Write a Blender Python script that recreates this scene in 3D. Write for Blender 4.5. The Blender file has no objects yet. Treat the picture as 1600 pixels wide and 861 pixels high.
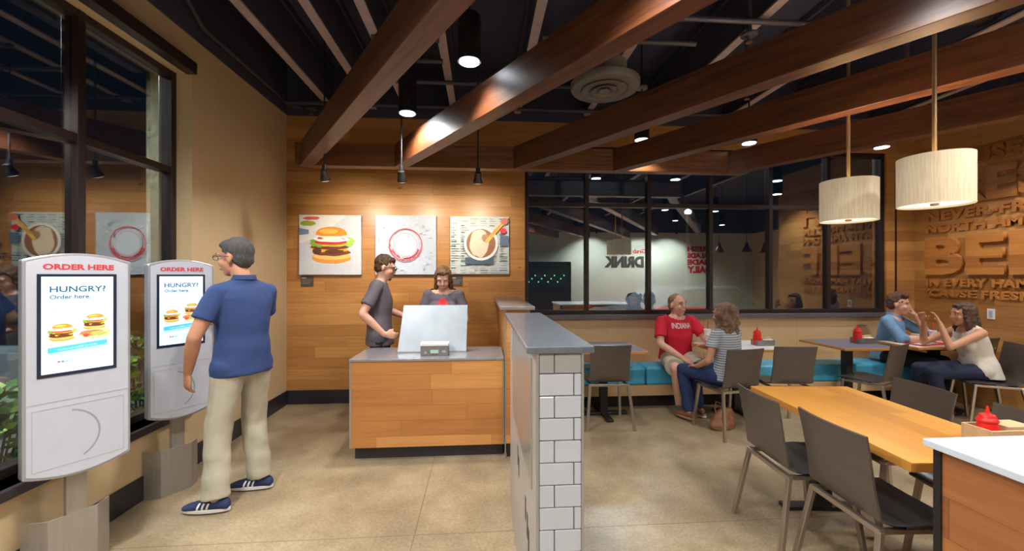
import bpy, bmesh, math, random
from mathutils import Vector, Matrix, noise
from mathutils.bvhtree import BVHTree
random.seed(7)
PI = math.pi
C = bpy.context.scene.collection
SC = bpy.context.scene

# ------------------------------------------------------------------ camera
cam = bpy.data.cameras.new('camera')
cam.sensor_width = 36.0
cam.lens = 36.0 * 650.0 / 1600.0
cam.clip_start = 0.02
camo = bpy.data.objects.new('camera', cam)
C.objects.link(camo)
camo.location = (0, 0, 1.52)
camo.rotation_euler = (PI / 2, 0, -math.atan(48 / 650))
SC.camera = camo
SC.view_settings.view_transform = 'Standard'
SC.view_settings.look = 'None'
SC.view_settings.gamma = 1.0
SC.view_settings.use_curve_mapping = False
SC.view_settings.exposure = 0.32
# ------------------------------------------------------------------ world: night sky over the car park
w = bpy.data.worlds.new('night_sky'); SC.world = w
w.use_nodes = True
w.node_tree.nodes['Background'].inputs[0].default_value = (0.10, 0.16, 0.30, 1)
w.node_tree.nodes['Background'].inputs[1].default_value = 0.03

def lamp(kind, name, loc, energy, color=(1, 0.93, 0.83), rot=(0, 0, 0), **kw):
    l = bpy.data.lights.new(name, kind)
    l.energy = energy; l.color = color
    for k, v in kw.items(): setattr(l, k, v)
    o = bpy.data.objects.new(name, l); C.objects.link(o)
    o.location = loc; o.rotation_euler = rot
    return o
WARM = (1.0, 0.90, 0.76); NEUT = (1.0, 0.95, 0.89)
# added fill downlights outside the picture get their beams where they are built
G_CYL = 1.5
# light added for the shrubs outside the left window, another outside the back window
lamp('AREA', 'street_light', (-3.9, 3.2, 3.6), 200, (0.85, 0.95, 1.0), rot=(0, 0.1, 0), shape='DISK', size=0.6)
lamp('AREA', 'street_light', (3.0, 9.5, 4.5), 160, (0.75, 0.88, 1.0), shape='DISK', size=0.6)

# ------------------------------------------------------------------ colour / material helpers
def lin(c):
    return tuple((v / 255 / 12.92) if v / 255 <= 0.04045 else ((v / 255 + 0.055) / 1.055) ** 2.4 for v in c) + (1.0,)
MATS = {}
def nodes_of(name):
    m = bpy.data.materials.new(name); m.use_nodes = True
    nt = m.node_tree
    return m, nt, nt.nodes['Principled BSDF']
def L(nt, a, b): nt.links.new(a, b)
def mat(name, col, rough=0.5, metal=0.0, var=0.06, scale=12.0, bump=0.0, bscale=80.0, coat=0.0, emit=0.0, emitcol=None,
        stretch=(1, 1, 1), spec=0.5, trans=0.0, sss=0.0):
    if name in MATS: return MATS[name]
    m, nt, p = nodes_of(name)
    c = lin(col)
    tc = nt.nodes.new('ShaderNodeTexCoord')
    mp = nt.nodes.new('ShaderNodeMapping'); mp.inputs['Scale'].default_value = stretch
    L(nt, tc.outputs['Object'], mp.inputs[0])
    n = nt.nodes.new('ShaderNodeTexNoise'); n.inputs['Scale'].default_value = scale; n.inputs['Detail'].default_value = 4
    L(nt, mp.outputs[0], n.inputs['Vector'])
    r = nt.nodes.new('ShaderNodeValToRGB')
    r.color_ramp.elements[0].position = 0.3; r.color_ramp.elements[1].position = 0.7
    r.color_ramp.elements[0].color = tuple(v * (1 - var) for v in c[:3]) + (1,)
    r.color_ramp.elements[1].color = tuple(min(1, v * (1 + var)) for v in c[:3]) + (1,)
    L(nt, n.outputs['Fac'], r.inputs[0]); L(nt, r.outputs[0], p.inputs['Base Color'])
    p.inputs['Roughness'].default_value = rough; p.inputs['Metallic'].default_value = metal
    p.inputs['Specular IOR Level'].default_value = spec
    if coat: p.inputs['Coat Weight'].default_value = coat; p.inputs['Coat Roughness'].default_value = 0.15
    if trans: p.inputs['Transmission Weight'].default_value = trans
    if sss:
        p.inputs['Subsurface Weight'].default_value = sss; p.inputs['Subsurface Radius'].default_value = (0.02, 0.008, 0.004)
        p.inputs['Subsurface Scale'].default_value = 0.3
    if bump:
        b = nt.nodes.new('ShaderNodeBump'); b.inputs['Strength'].default_value = bump; b.inputs['Distance'].default_value = 0.01
        n2 = nt.nodes.new('ShaderNodeTexNoise'); n2.inputs['Scale'].default_value = bscale; n2.inputs['Detail'].default_value = 3
        L(nt, mp.outputs[0], n2.inputs['Vector']); L(nt, n2.outputs['Fac'], b.inputs['Height']); L(nt, b.outputs[0], p.inputs['Normal'])
    if emit:
        p.inputs['Emission Color'].default_value = lin(emitcol or col); p.inputs['Emission Strength'].default_value = emit
    MATS[name] = m
    return m

def wood(name, cols, along='X', up='Z', ph=0.13, pl=1.7, rough=0.38, seam=0.4, grain=0.5, coat=0.15, planks=True):
    """planked timber: rows of height ph, boards of length pl, each board with its own tone, streaky grain"""
    if name in MATS: return MATS[name]
    m, nt, p = nodes_of(name)
    N = nt.nodes.new
    tc = N('ShaderNodeTexCoord'); sp = N('ShaderNodeSeparateXYZ'); L(nt, tc.outputs['Object'], sp.inputs[0])
    def M(op, a, b=None, c=None):
        x = N('ShaderNodeMath'); x.operation = op
        for i, v in enumerate((a, b, c)):
            if v is None: continue
            if isinstance(v, (int, float)): x.inputs[i].default_value = v
            else: L(nt, v, x.inputs[i])
        return x.outputs[0]
    A = sp.outputs[along]; U = sp.outputs[up]
    third = [k for k in 'XYZ' if k not in (along, up)][0]
    uu = M('DIVIDE', M('ADD', U, 20.0), ph); row = M('FLOOR', uu)
    wn = N('ShaderNodeTexWhiteNoise'); wn.noise_dimensions = '1D'; L(nt, row, wn.inputs['W'])
    aa = M('ADD', M('DIVIDE', M('ADD', A, 20.0), pl), M('MULTIPLY', wn.outputs['Value'], 7.3)); col = M('FLOOR', aa)
    wn2 = N('ShaderNodeTexWhiteNoise'); wn2.noise_dimensions = '2D'
    cb = N('ShaderNodeCombineXYZ'); L(nt, row, cb.inputs[0]); L(nt, col, cb.inputs[1]); L(nt, cb.outputs[0], wn2.inputs['Vector'])
    # grain
    cg = N('ShaderNodeCombineXYZ')
    L(nt, M('MULTIPLY', A, 1.3), cg.inputs[0]); L(nt, M('MULTIPLY', U, 22.0), cg.inputs[1])
    if planks: L(nt, M('ADD', M('MULTIPLY', wn2.outputs['Value'], 40.0), M('MULTIPLY', sp.outputs[third], 5.0)), cg.inputs[2])
    else: L(nt, M('MULTIPLY', sp.outputs[third], 22.0), cg.inputs[2])
    g = N('ShaderNodeTexNoise'); g.inputs['Scale'].default_value = 1.6; g.inputs['Detail'].default_value = 7; g.inputs['Roughness'].default_value = 0.62
    g.inputs['Distortion'].default_value = 0.35
    L(nt, cg.outputs[0], g.inputs['Vector'])
    if planks: t = M('ADD', M('MULTIPLY', wn2.outputs['Value'], 1 - grain), M('MULTIPLY', M('SUBTRACT', g.outputs['Fac'], 0.2), grain * 1.6))
    else: t = M('MULTIPLY', M('SUBTRACT', g.outputs['Fac'], 0.25), 2.0)
    r = N('ShaderNodeValToRGB'); L(nt, t, r.inputs[0])
    e = r.color_ramp.elements
    e[0].position = 0.0; e[0].color = lin(cols[0]); e[1].position = 1.0; e[1].color = lin(cols[-1])
    for i, cc in enumerate(cols[1:-1]):
        k = e.new((i + 1) / (len(cols) - 1)); k.color = lin(cc)
    out = r.outputs[0]
    if planks:
        fu = M('FRACT', uu); fa = M('FRACT', aa)
        su = M('LESS_THAN', fu, 0.0035 / ph); sa = M('LESS_THAN', fa, 0.0035 / pl)
        s = M('MAXIMUM', su, sa)
        mx = N('ShaderNodeMix'); mx.data_type = 'RGBA'
        L(nt, M('MULTIPLY', s, seam), mx.inputs[0]); L(nt, out, mx.inputs[6]); mx.inputs[7].default_value = lin((50, 25, 12))
        out = mx.outputs[2]
        # knots
        vo = N('ShaderNodeTexVoronoi'); vo.inputs['Scale'].default_value = 1.0
        cv = N('ShaderNodeCombineXYZ'); L(nt, M('MULTIPLY', A, 1.6), cv.inputs[0]); L(nt, M('MULTIPLY', U, 3.6), cv.inputs[1]); L(nt, cv.outputs[0], vo.inputs['Vector'])
        kn = M('LESS_THAN', vo.outputs['Distance'], 0.045)
        mk = N('ShaderNodeMix'); mk.data_type = 'RGBA'; L(nt, M('MULTIPLY', kn, 0.55), mk.inputs[0]); L(nt, out, mk.inputs[6]); mk.inputs[7].default_value = lin((70, 35, 18))
        out = mk.outputs[2]
    L(nt, out, p.inputs['Base Color'])
    p.inputs['Roughness'].default_value = rough
    p.inputs['Coat Weight'].default_value = coat; p.inputs['Coat Roughness'].default_value = 0.3
    b = N('ShaderNodeBump'); b.inputs['Strength'].default_value = 0.15; b.inputs['Distance'].default_value = 0.004
    L(nt, g.outputs['Fac'], b.inputs['Height']); L(nt, b.outputs[0], p.inputs['Normal'])
    MATS[name] = m
    return m

WALLCOLS = [(136, 90, 46), (164, 112, 60), (180, 126, 68), (200, 146, 84), (172, 118, 62)]
W_BACK = wood('timber_wall_planks', WALLCOLS, 'X', 'Z')
W_SIDE = wood('timber_side_planks', WALLCOLS, 'Y', 'Z')
W_COUNTER = wood('timber_counter_planks', [(150, 96, 52), (174, 114, 60), (188, 126, 66), (206, 146, 82), (180, 120, 64)], 'X', 'Z', ph=0.127, pl=0.95)
W_BEAM = wood('stained_beam', [(46, 24, 12), (76, 41, 21), (100, 56, 30), (84, 46, 24)], 'X', 'Z', planks=False, rough=0.42, coat=0.15)
W_FASCIA = wood('stained_fascia', [(66, 38, 20), (96, 57, 30), (122, 75, 42), (100, 60, 32)], 'X', 'Z', planks=False, rough=0.4)
W_TABLE = wood('oak_table_planks', [(172, 114, 44), (192, 132, 56), (204, 144, 66), (188, 126, 52)], 'Y', 'X', ph=0.115, pl=2.0, seam=0.2, rough=0.3, grain=0.3)
W_LIGHT = wood('light_oak_panel', [(196, 158, 112), (208, 170, 124), (216, 180, 136), (204, 166, 120)], 'X', 'Z', ph=3.0, pl=1.25, seam=0.4, rough=0.5)
W_EDGE = wood('oak_edge', [(176, 118, 50), (196, 138, 64), (206, 150, 78)], 'X', 'Z', planks=False, rough=0.4)
CREAM = mat('cream_paint', (206, 180, 140), 0.75, var=0.02)
DARKCEIL = mat('dark_ceiling_paint', (64, 64, 84), 0.8, var=0.1)
JOIST = mat('grey_purple_joist_paint', (172, 154, 152), 0.7, var=0.08)
CONDUIT = mat('conduit_paint', (66, 62, 74), 0.5, var=0.05)
BASEB = mat('black_base_tile', (42, 40, 46), 0.35, var=0.1)
FRAME = mat('dark_bronze_frame', (58, 46, 46), 0.35, metal=0.5, var=0.05)
STEEL = mat('brushed_steel', (190, 188, 186), 0.4, metal=0.5, var=0.05, scale=6, stretch=(1, 1, 14))
STEELV = mat('brushed_steel_bracket', (164, 156, 148), 0.42, metal=0.5, var=0.05, scale=5, stretch=(12, 12, 1))
CHAIRM = mat('grey_brown_laminate_shell', (90, 80, 73), 0.34, var=0.06, scale=5, stretch=(1, 1, 10), metal=0.25)
SEATM = mat('dark_seat_laminate', (62, 62, 64), 0.32, var=0.06, metal=0.1)
LEGM = mat('satin_nickel_tube', (176, 164, 152), 0.3, metal=0.85, var=0.03)
BLACK = mat('black_powder_coat', (26, 25, 27), 0.45, var=0.05)
WHITE = mat('white_quartz', (196, 204, 214), 0.22, var=0.015)
DKSTONE = mat('grey_stone_cap', (98, 102, 110), 0.25, var=0.14, scale=40, coat=0.3)
LTSTONE = mat('grey_zinc_top', (150, 148, 150), 0.22, metal=0.4, var=0.12, scale=14)
TRIMAL = mat('aluminium_edge_trim', (170, 172, 174), 0.35, metal=0.7, var=0.03)
BLUEV = mat('turquoise_vinyl', (72, 168, 208), 0.38, var=0.05, scale=5, bump=0.05, bscale=6)
TILE = mat('white_glazed_tile', (180, 184, 194), 0.12, var=0.03, scale=4, coat=0.4)
TILEG = mat('grey_glazed_tile', (150, 148, 146), 0.2, var=0.03, scale=4)
GROUT = mat('grey_grout', (120, 116, 108), 0.8)
REDPL = mat('red_plastic', (222, 34, 30), 0.3, var=0.02, sss=0.0)
PAPER = mat('white_paper', (232, 230, 226), 0.7, var=0.02)
SHADE = None

def em(name, col, s):
    return mat(name, col, 0.5, emit=s, var=0.0)

# floor: honed concrete with mottling and saw-cut control joints
def floor_mat():
    m, nt, p = nodes_of('honed_concrete'); N = nt.nodes.new
    tc = N('ShaderNodeTexCoord')
    n1 = N('ShaderNodeTexNoise'); n1.inputs['Scale'].default_value = 1.3; n1.inputs['Detail'].default_value = 8; n1.inputs['Roughness'].default_value = 0.65
    L(nt, tc.outputs['Object'], n1.inputs['Vector'])
    n2 = N('ShaderNodeTexNoise'); n2.inputs['Scale'].default_value = 60; n2.inputs['Detail'].default_value = 6
    L(nt, tc.outputs['Object'], n2.inputs['Vector'])
    ad = N('ShaderNodeMath'); ad.operation = 'MULTIPLY_ADD'; L(nt, n2.outputs['Fac'], ad.inputs[0]); ad.inputs[1].default_value = 0.45
    L(nt, n1.outputs['Fac'], ad.inputs[2])
    r = N('ShaderNodeValToRGB'); L(nt, ad.outputs[0], r.inputs[0]); e = r.color_ramp.elements
    e[0].position = 0.52; e[0].color = lin((118, 102, 82)); e[1].position = 0.92; e[1].color = lin((177, 160, 131))
    k = e.new(0.72); k.color = lin((150, 132, 105))
    sp = N('ShaderNodeSeparateXYZ'); L(nt, tc.outputs['Object'], sp.inputs[0])
    def near(sock, v, wdt):
        a = N('ShaderNodeMath'); a.operation = 'SUBTRACT'; L(nt, sock, a.inputs[0]); a.inputs[1].default_value = v
        b = N('ShaderNodeMath'); b.operation = 'ABSOLUTE'; L(nt, a.outputs[0], b.inputs[0])
        c = N('ShaderNodeMath'); c.operation = 'LESS_THAN'; L(nt, b.outputs[0], c.inputs[0]); c.inputs[1].default_value = wdt
        return c.outputs[0]
    s = None
    for ax, v in (('X', -0.39), ('X', 2.9), ('Y', 2.47), ('Y', 0.2), ('X', 6.2)):
        q = near(sp.outputs[ax], v, 0.004)
        if s is None: s = q
        else:
            mx_ = N('ShaderNodeMath'); mx_.operation = 'MAXIMUM'; L(nt, s, mx_.inputs[0]); L(nt, q, mx_.inputs[1]); s = mx_.outputs[0]
    mx = N('ShaderNodeMix'); mx.data_type = 'RGBA'
    ml = N('ShaderNodeMath'); ml.operation = 'MULTIPLY'; L(nt, s, ml.inputs[0]); ml.inputs[1].default_value = 0.55
    L(nt, ml.outputs[0], mx.inputs[0]); L(nt, r.outputs[0], mx.inputs[6]); mx.inputs[7].default_value = lin((88, 78, 62))
    L(nt, mx.outputs[2], p.inputs['Base Color'])
    p.inputs['Roughness'].default_value = 0.34
    return m
FLOORM = floor_mat()

# window glass: mirror-like at night, thin sheet
def glass_mat(name, fac, tint=(0.9, 0.95, 0.95, 1)):
    m = bpy.data.materials.new(name); m.use_nodes = True; nt = m.node_tree
    nt.nodes.clear(); N = nt.nodes.new
    o = N('ShaderNodeOutputMaterial'); mx = N('ShaderNodeMixShader'); t = N('ShaderNodeBsdfTransparent'); g = N('ShaderNodeBsdfGlossy')
    t.inputs[0].default_value = (0.86, 0.9, 0.9, 1); g.inputs['Roughness'].default_value = 0.0; g.inputs[0].default_value = tint
    lw = N('ShaderNodeLayerWeight'); lw.inputs[0].default_value = .5
    pw = N('ShaderNodeMath'); pw.operation = 'POWER'; L(nt, lw.outputs['Facing'], pw.inputs[0]); pw.inputs[1].default_value = 4.0
    a = N('ShaderNodeMath'); a.operation = 'ADD'; L(nt, pw.outputs[0], a.inputs[0]); a.inputs[1].default_value = fac; a.use_clamp = True
    L(nt, a.outputs[0], mx.inputs[0]); L(nt, t.outputs[0], mx.inputs[1]); L(nt, g.outputs[0], mx.inputs[2]); L(nt, mx.outputs[0], o.inputs[0])
    return m
GLASS = glass_mat('window_glass', 0.24)
GLASSL = glass_mat('window_glass_side', 0.20)

# ------------------------------------------------------------------ geometry helpers
class MB:
    def __init__(s): s.bm = bmesh.new(); s.mats = []; s.mi = 0
    def use(s, m):
        if m not in s.mats: s.mats.append(m)
        s.mi = s.mats.index(m); return s
    def _fin(s, faces):
        for f in faces: f.material_index = s.mi
    def box(s, x0, x1, y0, y1, z0, z1, M=None):
        vs = [s.bm.verts.new((x, y, z)) for z in (z0, z1) for y in (y0, y1) for x in (x0, x1)]
        if M is not None:
            for v in vs: v.co = M @ v.co
        fs = [(0, 2, 3, 1), (4, 5, 7, 6), (0, 1, 5, 4), (2, 6, 7, 3), (0, 4, 6, 2), (1, 3, 7, 5)]
        s._fin([s.bm.faces.new([vs[i] for i in f]) for f in fs]); return s
    def hexa(s, pts):  # 8 points, bottom 4 (ccw) then top 4
        vs = [s.bm.verts.new(p) for p in pts]
        fs = [(3, 2, 1, 0), (4, 5, 6, 7), (0, 1, 5, 4), (1, 2, 6, 5), (2, 3, 7, 6), (3, 0, 4, 7)]
        s._fin([s.bm.faces.new([vs[i] for i in f]) for f in fs]); return s
    def prism(s, poly, z0, z1, M=None):  # poly in xy, extruded in z
        n = len(poly)
        a = [s.bm.verts.new((p[0], p[1], z0)) for p in poly]; b = [s.bm.verts.new((p[0], p[1], z1)) for p in poly]
        if M is not None:
            for v in a + b: v.co = M @ v.co
        fs = [s.bm.faces.new(a[::-1]), s.bm.faces.new(b)] + [s.bm.faces.new((a[i], a[(i + 1) % n], b[(i + 1) % n], b[i])) for i in range(n)]
        s._fin(fs); return s
    def poly(s, pts, M=None):
        vs = [s.bm.verts.new(p) for p in pts]
        if M is not None:
            for v in vs: v.co = M @ v.co
        s._fin([s.bm.faces.new(vs)]); return s
    def bar(s, p, q, wx, wy=None, up=(0, 0, 1), end=None):
        """rectangular bar from p to q, section wx (side) by wy (up)"""
        wy = wy or wx; p = Vector(p); q = Vector(q); d = (q - p).normalized(); u = Vector(up)
        sd = d.cross(u)
        if sd.length < 1e-4: sd = d.cross(Vector((1, 0, 0)))
        sd.normalize(); u = sd.cross(d)
        r = []
        for c, k in ((p, 1), (q, end or 1)):
            r += [c - sd * wx / 2 * k - u * wy / 2 * k, c + sd * wx / 2 * k - u * wy / 2 * k, c + sd * wx / 2 * k + u * wy / 2 * k, c - sd * wx / 2 * k + u * wy / 2 * k]
        return s.hexa(r)
    def rings(s, rings, cap=True):
        vr = [[s.bm.verts.new(p) for p in r] for r in rings]; n = len(vr[0]); fs = []
        for a, b in zip(vr, vr[1:]):
            for i in range(n): fs.append(s.bm.faces.new((a[i], a[(i + 1) % n], b[(i + 1) % n], b[i])))
        if cap: fs.append(s.bm.faces.new(vr[0][::-1])); fs.append(s.bm.faces.new(vr[-1]))
        s._fin(fs); return s
    def tube(s, pts, r, n=10, cap=True):
        pts = [Vector(p) for p in pts]; rr = r if isinstance(r, (list, tuple)) else [r] * len(pts)
        R = []; ref = None
        for i, p in enumerate(pts):
            d = (pts[min(i + 1, len(pts) - 1)] - pts[max(i - 1, 0)]).normalized()
            if ref is None: ref = Vector((0, 0, 1)) if abs(d.z) < 0.9 else Vector((1, 0, 0))
            a = d.cross(ref).normalized(); b = a.cross(d).normalized(); ref = b
            R.append([p + a * math.cos(t * 2 * PI / n) * rr[i] + b * math.sin(t * 2 * PI / n) * rr[i] for t in range(n)])
        return s.rings(R, cap)
    def cyl(s, x, y, z0, z1, r, n=24, r2=None):
        return s.lathe([(r, z0), (r if r2 is None else r2, z1)], x, y, n)
    def lathe(s, prof, x=0, y=0, n=24, cap=True):
        return s.rings([[Vector((x + r * math.cos(2 * PI * i / n), y + r * math.sin(2 * PI * i / n), z)) for i in range(n)] for r, z in prof], cap)
    def ell(s, c, r, M=None, u=16, v=10):
        m = Matrix.Translation(c) @ (M.to_4x4() if M is not None else Matrix()) @ Matrix.Diagonal((r[0], r[1], r[2], 1))
        R = []
        for k in range(v + 1):
            ph = -PI / 2 + PI * (k + .0) / v
            cr = max(math.cos(ph), .02)
            R.append([m @ Vector((cr * math.cos(2 * PI * i / u), cr * math.sin(2 * PI * i / u), math.sin(ph))) for i in range(u)])
        s.rings(R)
        return s
    def loft(s, secs, n=16):
        """secs: (centre, side vector, radius side, radius depth, depth vector)"""
        R = []
        for c, sd, a, b, dp in secs:
            c = Vector(c); R.append([c + sd * math.cos(2 * PI * i / n) * a + dp * math.sin(2 * PI * i / n) * b for i in range(n)])
        return s.rings(R)
    def text(s, txt, size, M, ext=0.0, bold=0.0, width=None, align='LEFT', spacing=1.0, height=None):
        """lettering as flat or solid shapes, in the local xy plane of M"""
        cu = bpy.data.curves.new('lettering', 'FONT'); cu.body = txt; cu.size = size; cu.extrude = ext; cu.offset = bold; cu.align_x = align
        cu.space_character = spacing; cu.resolution_u = 3
        o = bpy.data.objects.new('lettering', cu)
        me = o.to_mesh().copy()
        xs = [v.co.x for v in me.vertices]; ys = [v.co.y for v in me.vertices]
        if not xs:
            bpy.data.objects.remove(o); return s
        sx = sy = 1.0; ox = oy = 0.0
        if width: sx = width / (max(xs) - min(xs)); ox = min(xs)
        if height: sy = height / (max(ys) - min(ys)); oy = min(ys)
        for v in me.vertices: v.co = M @ Vector(((v.co.x - ox) * sx, (v.co.y - oy) * sy, v.co.z))
        n0 = len(s.bm.faces); s.bm.from_mesh(me); s.bm.faces.ensure_lookup_table()
        s._fin(list(s.bm.faces)[n0:])
        bpy.data.objects.remove(o); bpy.data.meshes.remove(me); bpy.data.curves.remove(cu)
        return s
    def build(s, name, m=None, parent=None, bevel=0.0, smooth=False, seg=2, loc=None, rz=0.0, fixn=True):
        if fixn: bmesh.ops.recalc_face_normals(s.bm, faces=s.bm.faces)
        me = bpy.data.meshes.new(name); s.bm.to_mesh(me); s.bm.free()
        if s.mats:
            for k in s.mats: me.materials.append(k)
            if m is not None and m not in s.mats: pass
        else: me.materials.append(m)
        if smooth:
            for p in me.polygons: p.use_smooth = True
        o = bpy.data.objects.new(name, me); C.objects.link(o)
        if parent: o.parent = parent
        if loc: o.location = loc
        if rz: o.rotation_euler = (0, 0, rz)
        if bevel:
            b = o.modifiers.new('bevel', 'BEVEL'); b.width = bevel; b.segments = seg; b.limit_method = 'ANGLE'; b.angle_limit = 0.6
        if smooth and hasattr(me, 'set_sharp_from_angle'):
            me.set_sharp_from_angle(angle=math.radians(42))
        return o

def tag(o, label=None, cat=None, group=None, kind=None):
    if label: o['label'] = label
    if cat: o['category'] = cat
    if group: o['group'] = group
    if kind: o['kind'] = kind
    return o
def thing(name, label, cat, loc=(0, 0, 0), rz=0.0, group=None, kind=None):
    o = bpy.data.objects.new(name, None); C.objects.link(o); o.location = loc; o.rotation_euler = (0, 0, rz)
    o.empty_display_size = 0.1
    return tag(o, label, cat, group, kind)
def dup(root, loc, rz=0.0, label=None, group=None, scale=None):
    r = root.copy(); C.objects.link(r); r.location = loc; r.rotation_euler = (0, 0, rz)
    if scale: r.scale = (scale,) * 3
    if label: r['label'] = label
    if group: r['group'] = group
    for ch in root.children:
        c = ch.copy(); C.objects.link(c); c.parent = r
        for g in ch.children:
            d = g.copy(); C.objects.link(d); d.parent = c
    return r
def struct(name, mb, m, **kw):
    o = mb.build(name, m, **kw); o['kind'] = 'structure'; return o
def T(x, y, z, rz=0.0): return Matrix.Translation((x, y, z)) @ Matrix.Rotation(rz, 4, 'Z')
def frame(o, ax, ay):
    """matrix whose local x,y run along ax, ay (z = normal)"""
    ax = Vector(ax).normalized(); ay = Vector(ay).normalized(); az = ax.cross(ay)
    m = Matrix((ax, ay, az)).transposed().to_4x4(); m.translation = Vector(o); return m

# ------------------------------------------------------------------ ROOM
XL, XR, YB, YR, XE = -2.29, 5.71, 5.09, -3.2, 9.2
H1 = 3.41; HD = 4.0
b = MB().box(XL - 0.4, XE + 0.3, YR - 0.3, YB + 0.3, -0.12, 0.0)
struct('floor', b, FLOORM)
b = MB().box(XL - 0.3, XE + 0.3, YR - 0.3, YB + 0.3, HD, HD + 0.1)
struct('ceiling', b, DARKCEIL)
# left wall (with the window opening), cream; dark paint above 3.41
WY0, WY1, WZ0, WZ1 = -0.9, 3.48, 0.49, 3.12
b = MB().use(CREAM)
b.box(XL - 0.24, XL, YR, YB + 0.24, 0, WZ0); b.box(XL - 0.24, XL, YR, YB + 0.24, WZ1, H1)
b.box(XL - 0.24, XL, YR, WY0, WZ0, WZ1); b.box(XL - 0.24, XL, WY1, YB + 0.24, WZ0, WZ1)
b.use(DARKCEIL).box(XL - 0.24, XL + 0.012, YR, YB + 0.24, H1, HD)
struct('wall_left', b, CREAM)
# back wall: timber boards left, opening for the window, cream-oak dado under it
BX0, BX1, BZ0, BZ1 = 0.535, 5.31, 1.035, 3.13
b = MB().use(W_BACK)
b.box(XL, BX0, YB, YB + 0.2, 0, H1); b.box(BX0, BX1, YB, YB + 0.2, BZ1, H1); b.box(BX1, XR, YB, YB + 0.2, 0, H1)
b.use(W_LIGHT).box(BX0, BX1, YB + 0.001, YB + 0.2, 0, BZ0)
b.use(DARKCEIL).box(XL, XE, YB - 0.01, YB + 0.2, H1, HD)
struct('wall_back', b, W_BACK)
# right wall: timber pier with the raised lettering, then it opens out behind the camera
b = MB().use(W_SIDE).box(XR, XR + 0.2, 2.7, YB + 0.2, 0, H1).use(DARKCEIL).box(XR - 0.01, XR + 0.2, 2.7, YB + 0.2, H1, HD)
struct('wall_right', b, W_SIDE)
OFFW = mat('off_white_tile_wall', (206, 212, 202), 0.5, var=0.03)
b = MB().use(OFFW).box(XL, XE, YR - 0.2, YR, 0, 2.95).use(DARKCEIL).box(XL, XE, YR - 0.2, YR + 0.01, 2.95, HD)
struct('wall_rear', b, OFFW)
b = MB().use(CREAM).box(XE, XE + 0.2, YR, 2.9, 0, 2.95).box(XR + 0.2, XE, 2.7, 2.9, 0, 2.95).use(DARKCEIL).box(XE, XE + 0.2, YR, 2.9, 2.95, HD).box(XR + 0.2, XE, 2.7, 2.9, 2.95, HD)
struct('wall_side_room', b, CREAM)
# baseboards
struct('baseboard_left', MB().box(XL, XL + 0.014, YR, YB, 0, 0.165), BASEB, bevel=0.004)
struct('baseboard_back', MB().box(XL + 0.014, 0.2, YB - 0.014, YB, 0, 0.165), BASEB, bevel=0.004)
# window sill trims
ALUG = mat('grey_sill', (112, 108, 112), 0.4, metal=0.4)
struct('trim_1', MB().box(BX0 - 0.0, BX1 + 0.02, YB - 0.05, YB + 0.1, BZ0 - 0.055, BZ0), ALUG, bevel=0.004)
DSILL = mat('dark_sill', (62, 58, 64), 0.3, metal=0.3)
struct('trim_2', MB().box(XL - 0.23, XL + 0.03, WY0, WY1, WZ0 - 0.05, WZ0), DSILL, bevel=0.004)
struct('trim_3', MB().box(XL, XL + 0.08, -0.9, 3.42, 3.085, 3.175), mat('dark_blind_box', (46, 34, 32), 0.4, var=0.1), bevel=0.004)
struct('trim_4', MB().box(BX1 + 0.12, BX1 + 0.135, YB - 0.012, YB, 1.0, 2.9), FRAME)

# windows
def window(name, axis, pos, stations, z0, z1, zbar, gl, sgn):
    r = bpy.data.objects.new(name, None); C.objects.link(r); r['kind'] = 'structure'
    fw, fd = 0.05, 0.09
    def bx(m, a0, a1, d0, d1, c0, c1):
        if axis == 'X': m.box(a0, a1, pos + d0, pos + d1, c0, c1)
        else: m.box(pos + min(-d0, -d1), pos + max(-d0, -d1), a0, a1, c0, c1)
    f = MB(); A, B = stations[0], stations[-1]
    bx(f, A, B, 0, fd, z0, z0 + fw); bx(f, A, B, 0, fd, z1 - fw, z1)
    bx(f, A, B, 0, fd, zbar - fw / 2, zbar + fw / 2)
    f.build('window_frame', FRAME, r, bevel=0.003)
    for s in stations:
        a0 = max(A, s - fw / 2); a1 = min(B, s + fw / 2)
        if s == A: a1 = s + fw
        if s == B: a0 = s - fw
        m = MB(); bx(m, a0, a1, -0.004, fd + 0.004, z0, z1); m.build('mullion', FRAME, r, bevel=0.003)
    for s0, s1 in zip(stations, stations[1:]):
        for c0, c1 in ((z0, zbar), (zbar, z1)):
            m = MB(); bx(m, s0 + fw / 2, s1 - fw / 2, 0.035, 0.041, c0 + fw / 2, c1 - fw / 2); m.build('glass_pane', gl, r)
    return r
window('window_1', 'Y', XL - 0.12, [WY0, 0.35, 1.55, 2.70, WY1], WZ0, WZ1, 2.345, GLASSL, -1)
window('window_2', 'X', YB + 0.03, [BX0, 1.318, 2.119, 2.931, 3.736, 4.532, BX1], BZ0, BZ1, 2.405, GLASS, 1)

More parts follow.
